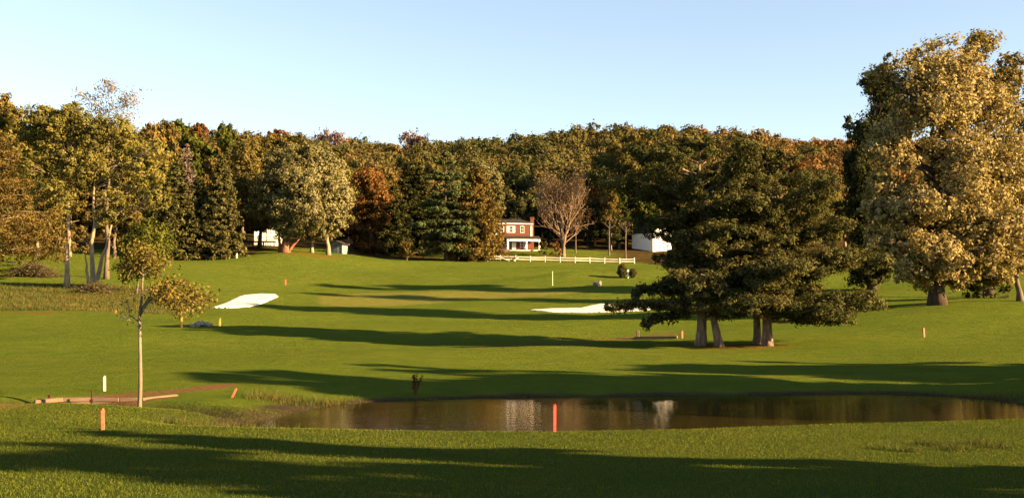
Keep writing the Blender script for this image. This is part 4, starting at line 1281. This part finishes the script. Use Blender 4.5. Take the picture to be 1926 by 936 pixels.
MB().tube([(0, 0, .9), (0, 0, 1.0), (0, 0, 1.2), (0, 0, 1.38), (0, 0, 1.45)], [.14, .25, .28, .2, .05], 10).build('head', white, root, smooth=True)


def rock(name, loc, size, seed, label, cat='boulder', group=None, mat=None):
    g = np.random.default_rng(seed)
    bm = bmesh.new(); bmesh.ops.create_icosphere(bm, subdivisions=3, radius=1)
    ax = unit(g.normal(size=(9, 3))); of = g.uniform(.55, .9, 9)
    for v in bm.verts:
        p = np.array(v.co)
        for a_, o_ in zip(ax, of):
            e = p @ a_ - o_
            if e > 0: p = p - a_ * e * .9
        p += .03 * np.sin(p * 9 + seed)
        v.co = Vector(p * np.array(size))
    me = bpy.data.meshes.new(name); bm.to_mesh(me); bm.free()
    o = link(name, me, mat or stone); o.location = loc
    return tag(o, label, cat, group)


q = gpt(1121, 178.5); rock('boulder', q + Vector((0, 0, .25)), (.6, .5, .5), 3, 'brown boulder lying in the shadow behind the flagstick')
q = gpt(1127, 179); rock('boulder', q + Vector((.1, .2, .4)), (.3, .3, .6), 4, 'pale upright stone set against the brown boulder')
for i, (px, d, sx, sz) in enumerate((a_, b_, c_ * .75, d_ * .75) for a_, b_, c_, d_ in ((362, 101.5, .55, .28), (372, 101.8, .7, .36), (382, 102.2, .45, .30), (390, 101.6, .5, .42), (377, 102.8, .8, .5), (396, 102.4, .4, .3))):
    q = gpt(px, d); rock('rock', q + Vector((0, 0, sz * .45)), (sx, .5, sz), 20 + i, 'grey rock in the low culvert between two yellow stakes', 'rock', 'rocks of the culvert')

# ------------------------------------------------------------------ timber edgings
timber = simple('weathered_timber', (.135, .088, .058), .9, .35, 3.5, .15, .5, (.15, 1, 1))


def edging(name, pts, hgt, label, rows=2, th=.22):
    """a low wall of stacked timbers following ground points (px, py, z)"""
    root = empty(name, pts[0], 0, label, 'timber wall')
    for i in range(len(pts) - 1):
        a, c = pts[i], pts[i + 1]
        v = c - a; L = v.length; an = math.atan2(v.y, v.x); pt = math.atan2(v.z, math.hypot(v.x, v.y))
        for r_ in range(rows):
            hh = hgt / rows
            m = MB(); m.box((0, 0, 0), (L - .02 + (.25 if r_ % 2 and i == len(pts) - 2 else 0), th - .01 * r_, hh - .015))
            o = m.build('beam', timber, root, bevel=.02, jitter=.018)
            o.location = (a + c) / 2 - root.location + Vector((0, .02 * (r_ % 2), hh * (r_ + .5) - .1)); o.rotation_euler = (0, -pt, an)
    return root


ep = [onplane(px, py, z) for px, py, z in ((64, 763, -.2), (118, 759, -.17), (172, 758, -.17), (225, 759, -.19), (270, 759, -.19), (328, 752, -.16))]
edging('timber_edging', ep, .36, 'long weathered timber edging along the creek bank behind the young tree', 2)
q0 = ground(1195, 638); q1 = ground(1272, 637)
ep = [q0 + Vector((-1.6, .3, -.12)), q0 + Vector((0, 0, -.05)), q1 + Vector((0, 0, -.05))]
edging('timber_edging', ep, .40, 'short pale timber edging beside the fairway pines', 2, .3)
for (px, py, lab) in ((1200, 632, 'pale timber post stub at the joint of the short edging'),):
    q = ground(px, py + 3); o = MB().box((0, 0, .3), (.26, .26, .75)).build('timber_post', timber, None, bevel=.03); o.location = q; tag(o, lab, 'timber post')

# ------------------------------------------------------------------ brush pile at the left
def brush(px, d, wd, H, seed, label, n=420, leafn=1500):
    g = np.random.default_rng(seed)
    root = empty('brush_pile', gpt(px, d), 0, label, 'brush pile')
    mb = MB()
    for _ in range(n):
        c = g.normal(size=3) * np.array([wd * .33, 1.0, .1]); hz = H * math.exp(-(c[0] / (wd * .4)) ** 2)
        c[2] = abs(g.random()) * hz
        v = unit(g.normal(size=3) * np.array([1, .6, .35])) * g.uniform(.5, 1.6)
        mb.tube([c - v, c + g.normal(size=3) * .1, c + v], [.035, .03, .012], 3, cap=False)
    mb.build('branches', bark_dark, root)
    C = g.normal(size=(leafn, 3)) * np.array([wd * .33, 1.0, 0]); C[:, 2] = g.random(leafn) * H * np.exp(-(C[:, 0] / (wd * .4)) ** 2)
    V, F = leaf_quads(C, unit(g.normal(size=(leafn, 3)) + [0, 0, .5]), .15 * g.uniform(.6, 1.4, leafn), .6, g)
    link('dead_leaves', np_mesh('dead_leaves', V, F, np.clip(.35 + g.normal(size=leafn) * .15, 0, 1)), LF['olive'], root)


brush(62, 166, 5.5, 1.9, 6, 'dark heap of cut brush on the lawn left of the pale trunks')
brush(178, 147, 3.2, 1.2, 7, 'low tangle of dead twigs round the foot of the pale trunks', 200, 900)

# ------------------------------------------------------------------ grass, reeds
def blades(n, pts, hmin, hmax, wd, mat, name, label, lean=.35, tintf=None, kind='stuff', cat='grass', seed=1):
    g = np.random.default_rng(seed)
    h = g.uniform(hmin, hmax, n)
    an = g.uniform(0, 6.28, n); dx, dy = np.cos(an), np.sin(an)
    ln = g.normal(size=(n, 2)) * lean * h[:, None]
    Pn = pts
    A0 = Pn + np.stack([dx * wd, dy * wd, -.02 * np.ones(n)], 1); A1 = Pn - np.stack([dx * wd, dy * wd, .02 * np.ones(n)], 1)
    A2 = Pn + np.stack([ln[:, 0], ln[:, 1], h], 1)
    V = np.stack([A0, A1, A2], 1).reshape(-1, 3); F = np.arange(3 * n).reshape(n, 3)
    t = np.clip(.5 + g.normal(size=n) * .12 + (0 if tintf is None else tintf), 0, 1)
    return tag(link(name, np_mesh(name, V, F, t), mat), label, cat, None, kind)


grassm = leafmat('grass_blades', [(.15, (.043, .066, .011)), (.5, (.086, .109, .015)), (.85, (.136, .134, .021))], .2, 0)
roughm = leafmat('rough_grass_blades', [(.1, (.042, .060, .016)), (.55, (.082, .088, .024)), (.76, (.14, .095, .032)), (.95, (.19, .11, .036))], .3, 0)
n = 260000
yy = 18 + 27 * rng.random(n) ** .75; xx = (rng.random(n) * 2 - 1) * (yy * .50 + 2)
ok = poly_sd(xx, yy, POND) < -.12; xx, yy = xx[ok], yy[ok]
zz = terrain(xx, yy); ok = zz > WATER + .03; xx, yy, zz = xx[ok], yy[ok], zz[ok]
blades(len(xx), np.stack([xx, yy, zz], 1), .02, .06, .008, grassm, 'grass', 'short mown grass along the near bank', .5, vnoise(xx, yy, .5) * .15)
n = 26000
bx0, by0 = ROUGH.min(0); bx1, by1 = ROUGH.max(0); bx0 = max(bx0, -75)
xx = rng.uniform(bx0, bx1, n); yy = rng.uniform(by0, by1, n)
ok = (poly_sd(xx, yy, ROUGH) + vnoise(xx, yy, .35) * 1.2) > -.2; xx, yy = xx[ok], yy[ok]
pat = vnoise(xx, yy * 2.2, .22)
blades(len(xx), np.stack([xx, yy, terrain(xx, yy)], 1), .12, .42, .045, roughm, 'rough_grass', 'tall unmown grass with orange dead patches on the left', .4, pat * .30 - .08, seed=2)
# reeds and dead stalks along the creek mouth and far shore
RD = []
for (a, b_, n, sp) in (((300, 800), (470, 806), 900, .5), ((470, 752), (640, 752), 1500, .5), ((640, 750), (800, 748), 2600, .35), ((800, 748), (1500, 742), 700, .12), ((1700, 736), (1926, 742), 900, .8), ((330, 806), (560, 812), 500, .12)):
    p0, p1 = onplane(*a, -.2), onplane(*b_, -.2)
    t = rng.random(n)
    RD.append(np.stack([p0.x + (p1.x - p0.x) * t + rng.normal(size=n) * .2, p0.y + (p1.y - p0.y) * t + rng.normal(size=n) * sp, np.zeros(n)], 1))
RD = np.concatenate(RD); RD[:, 2] = terrain(RD[:, 0], RD[:, 1]); RD = RD[RD[:, 2] > WATER - .02]
blades(len(RD), RD, .10, .42, .012, roughm, 'reeds', 'dry brown reeds and weeds along the pond margin', .4, vnoise(RD[:, 0], RD[:, 1], .9) * .25, seed=3, cat='reeds')
WD = []
for (px, py, n, sp) in ((1755, 838, 260, .30), (1800, 846, 220, .26), (1840, 836, 200, .30), (1700, 848, 140, .22), (1880, 842, 160, .25), (1660, 845, 90, .2)):
    q = ground(px, py); WD.append(np.stack([q.x + rng.normal(size=n) * sp, q.y + rng.normal(size=n) * sp * .8, np.zeros(n)], 1))
WD = np.concatenate(WD); WD[:, 2] = terrain(WD[:, 0], WD[:, 1])
blades(len(WD), WD, .08, .24, .012, roughm, 'weeds', 'scruffy tufts of weeds on the near bank at the right', .5, -.12, seed=8, cat='weeds')
g = np.random.default_rng(4)
b = gpt(782, 51.6); root = empty('dead_weed', b, 0, 'tall dead brown weed stalk at the far edge of the pond', 'weed')
mb = MB(); tips = []
for i in range(9):
    e = np.array([g.normal() * .16, g.normal() * .16, g.uniform(.4, .95)])
    mb.tube([(0, 0, -.1), e * .5 + g.normal(size=3) * .03, e], [.022, .016, .008], 4); tips += [e * k for k in (.6, .7, .8, .9, 1)]
mb.build('stalk', barkmat('dead_stalk', (.07, .03, .018), (.14, .06, .03)), root)
tips = np.array(tips); idx = g.integers(0, len(tips), 260); C = tips[idx] + g.normal(size=(260, 3)) * .04
V, F = leaf_quads(C, unit(g.normal(size=(260, 3))), .04 * g.uniform(.6, 1.4, 260), .6, g)
link('seed_head', np_mesh('seed_head', V, F, np.full(260, .4)), LF['rust'], root)
print('LEAVES', LEAFCOUNT[0])
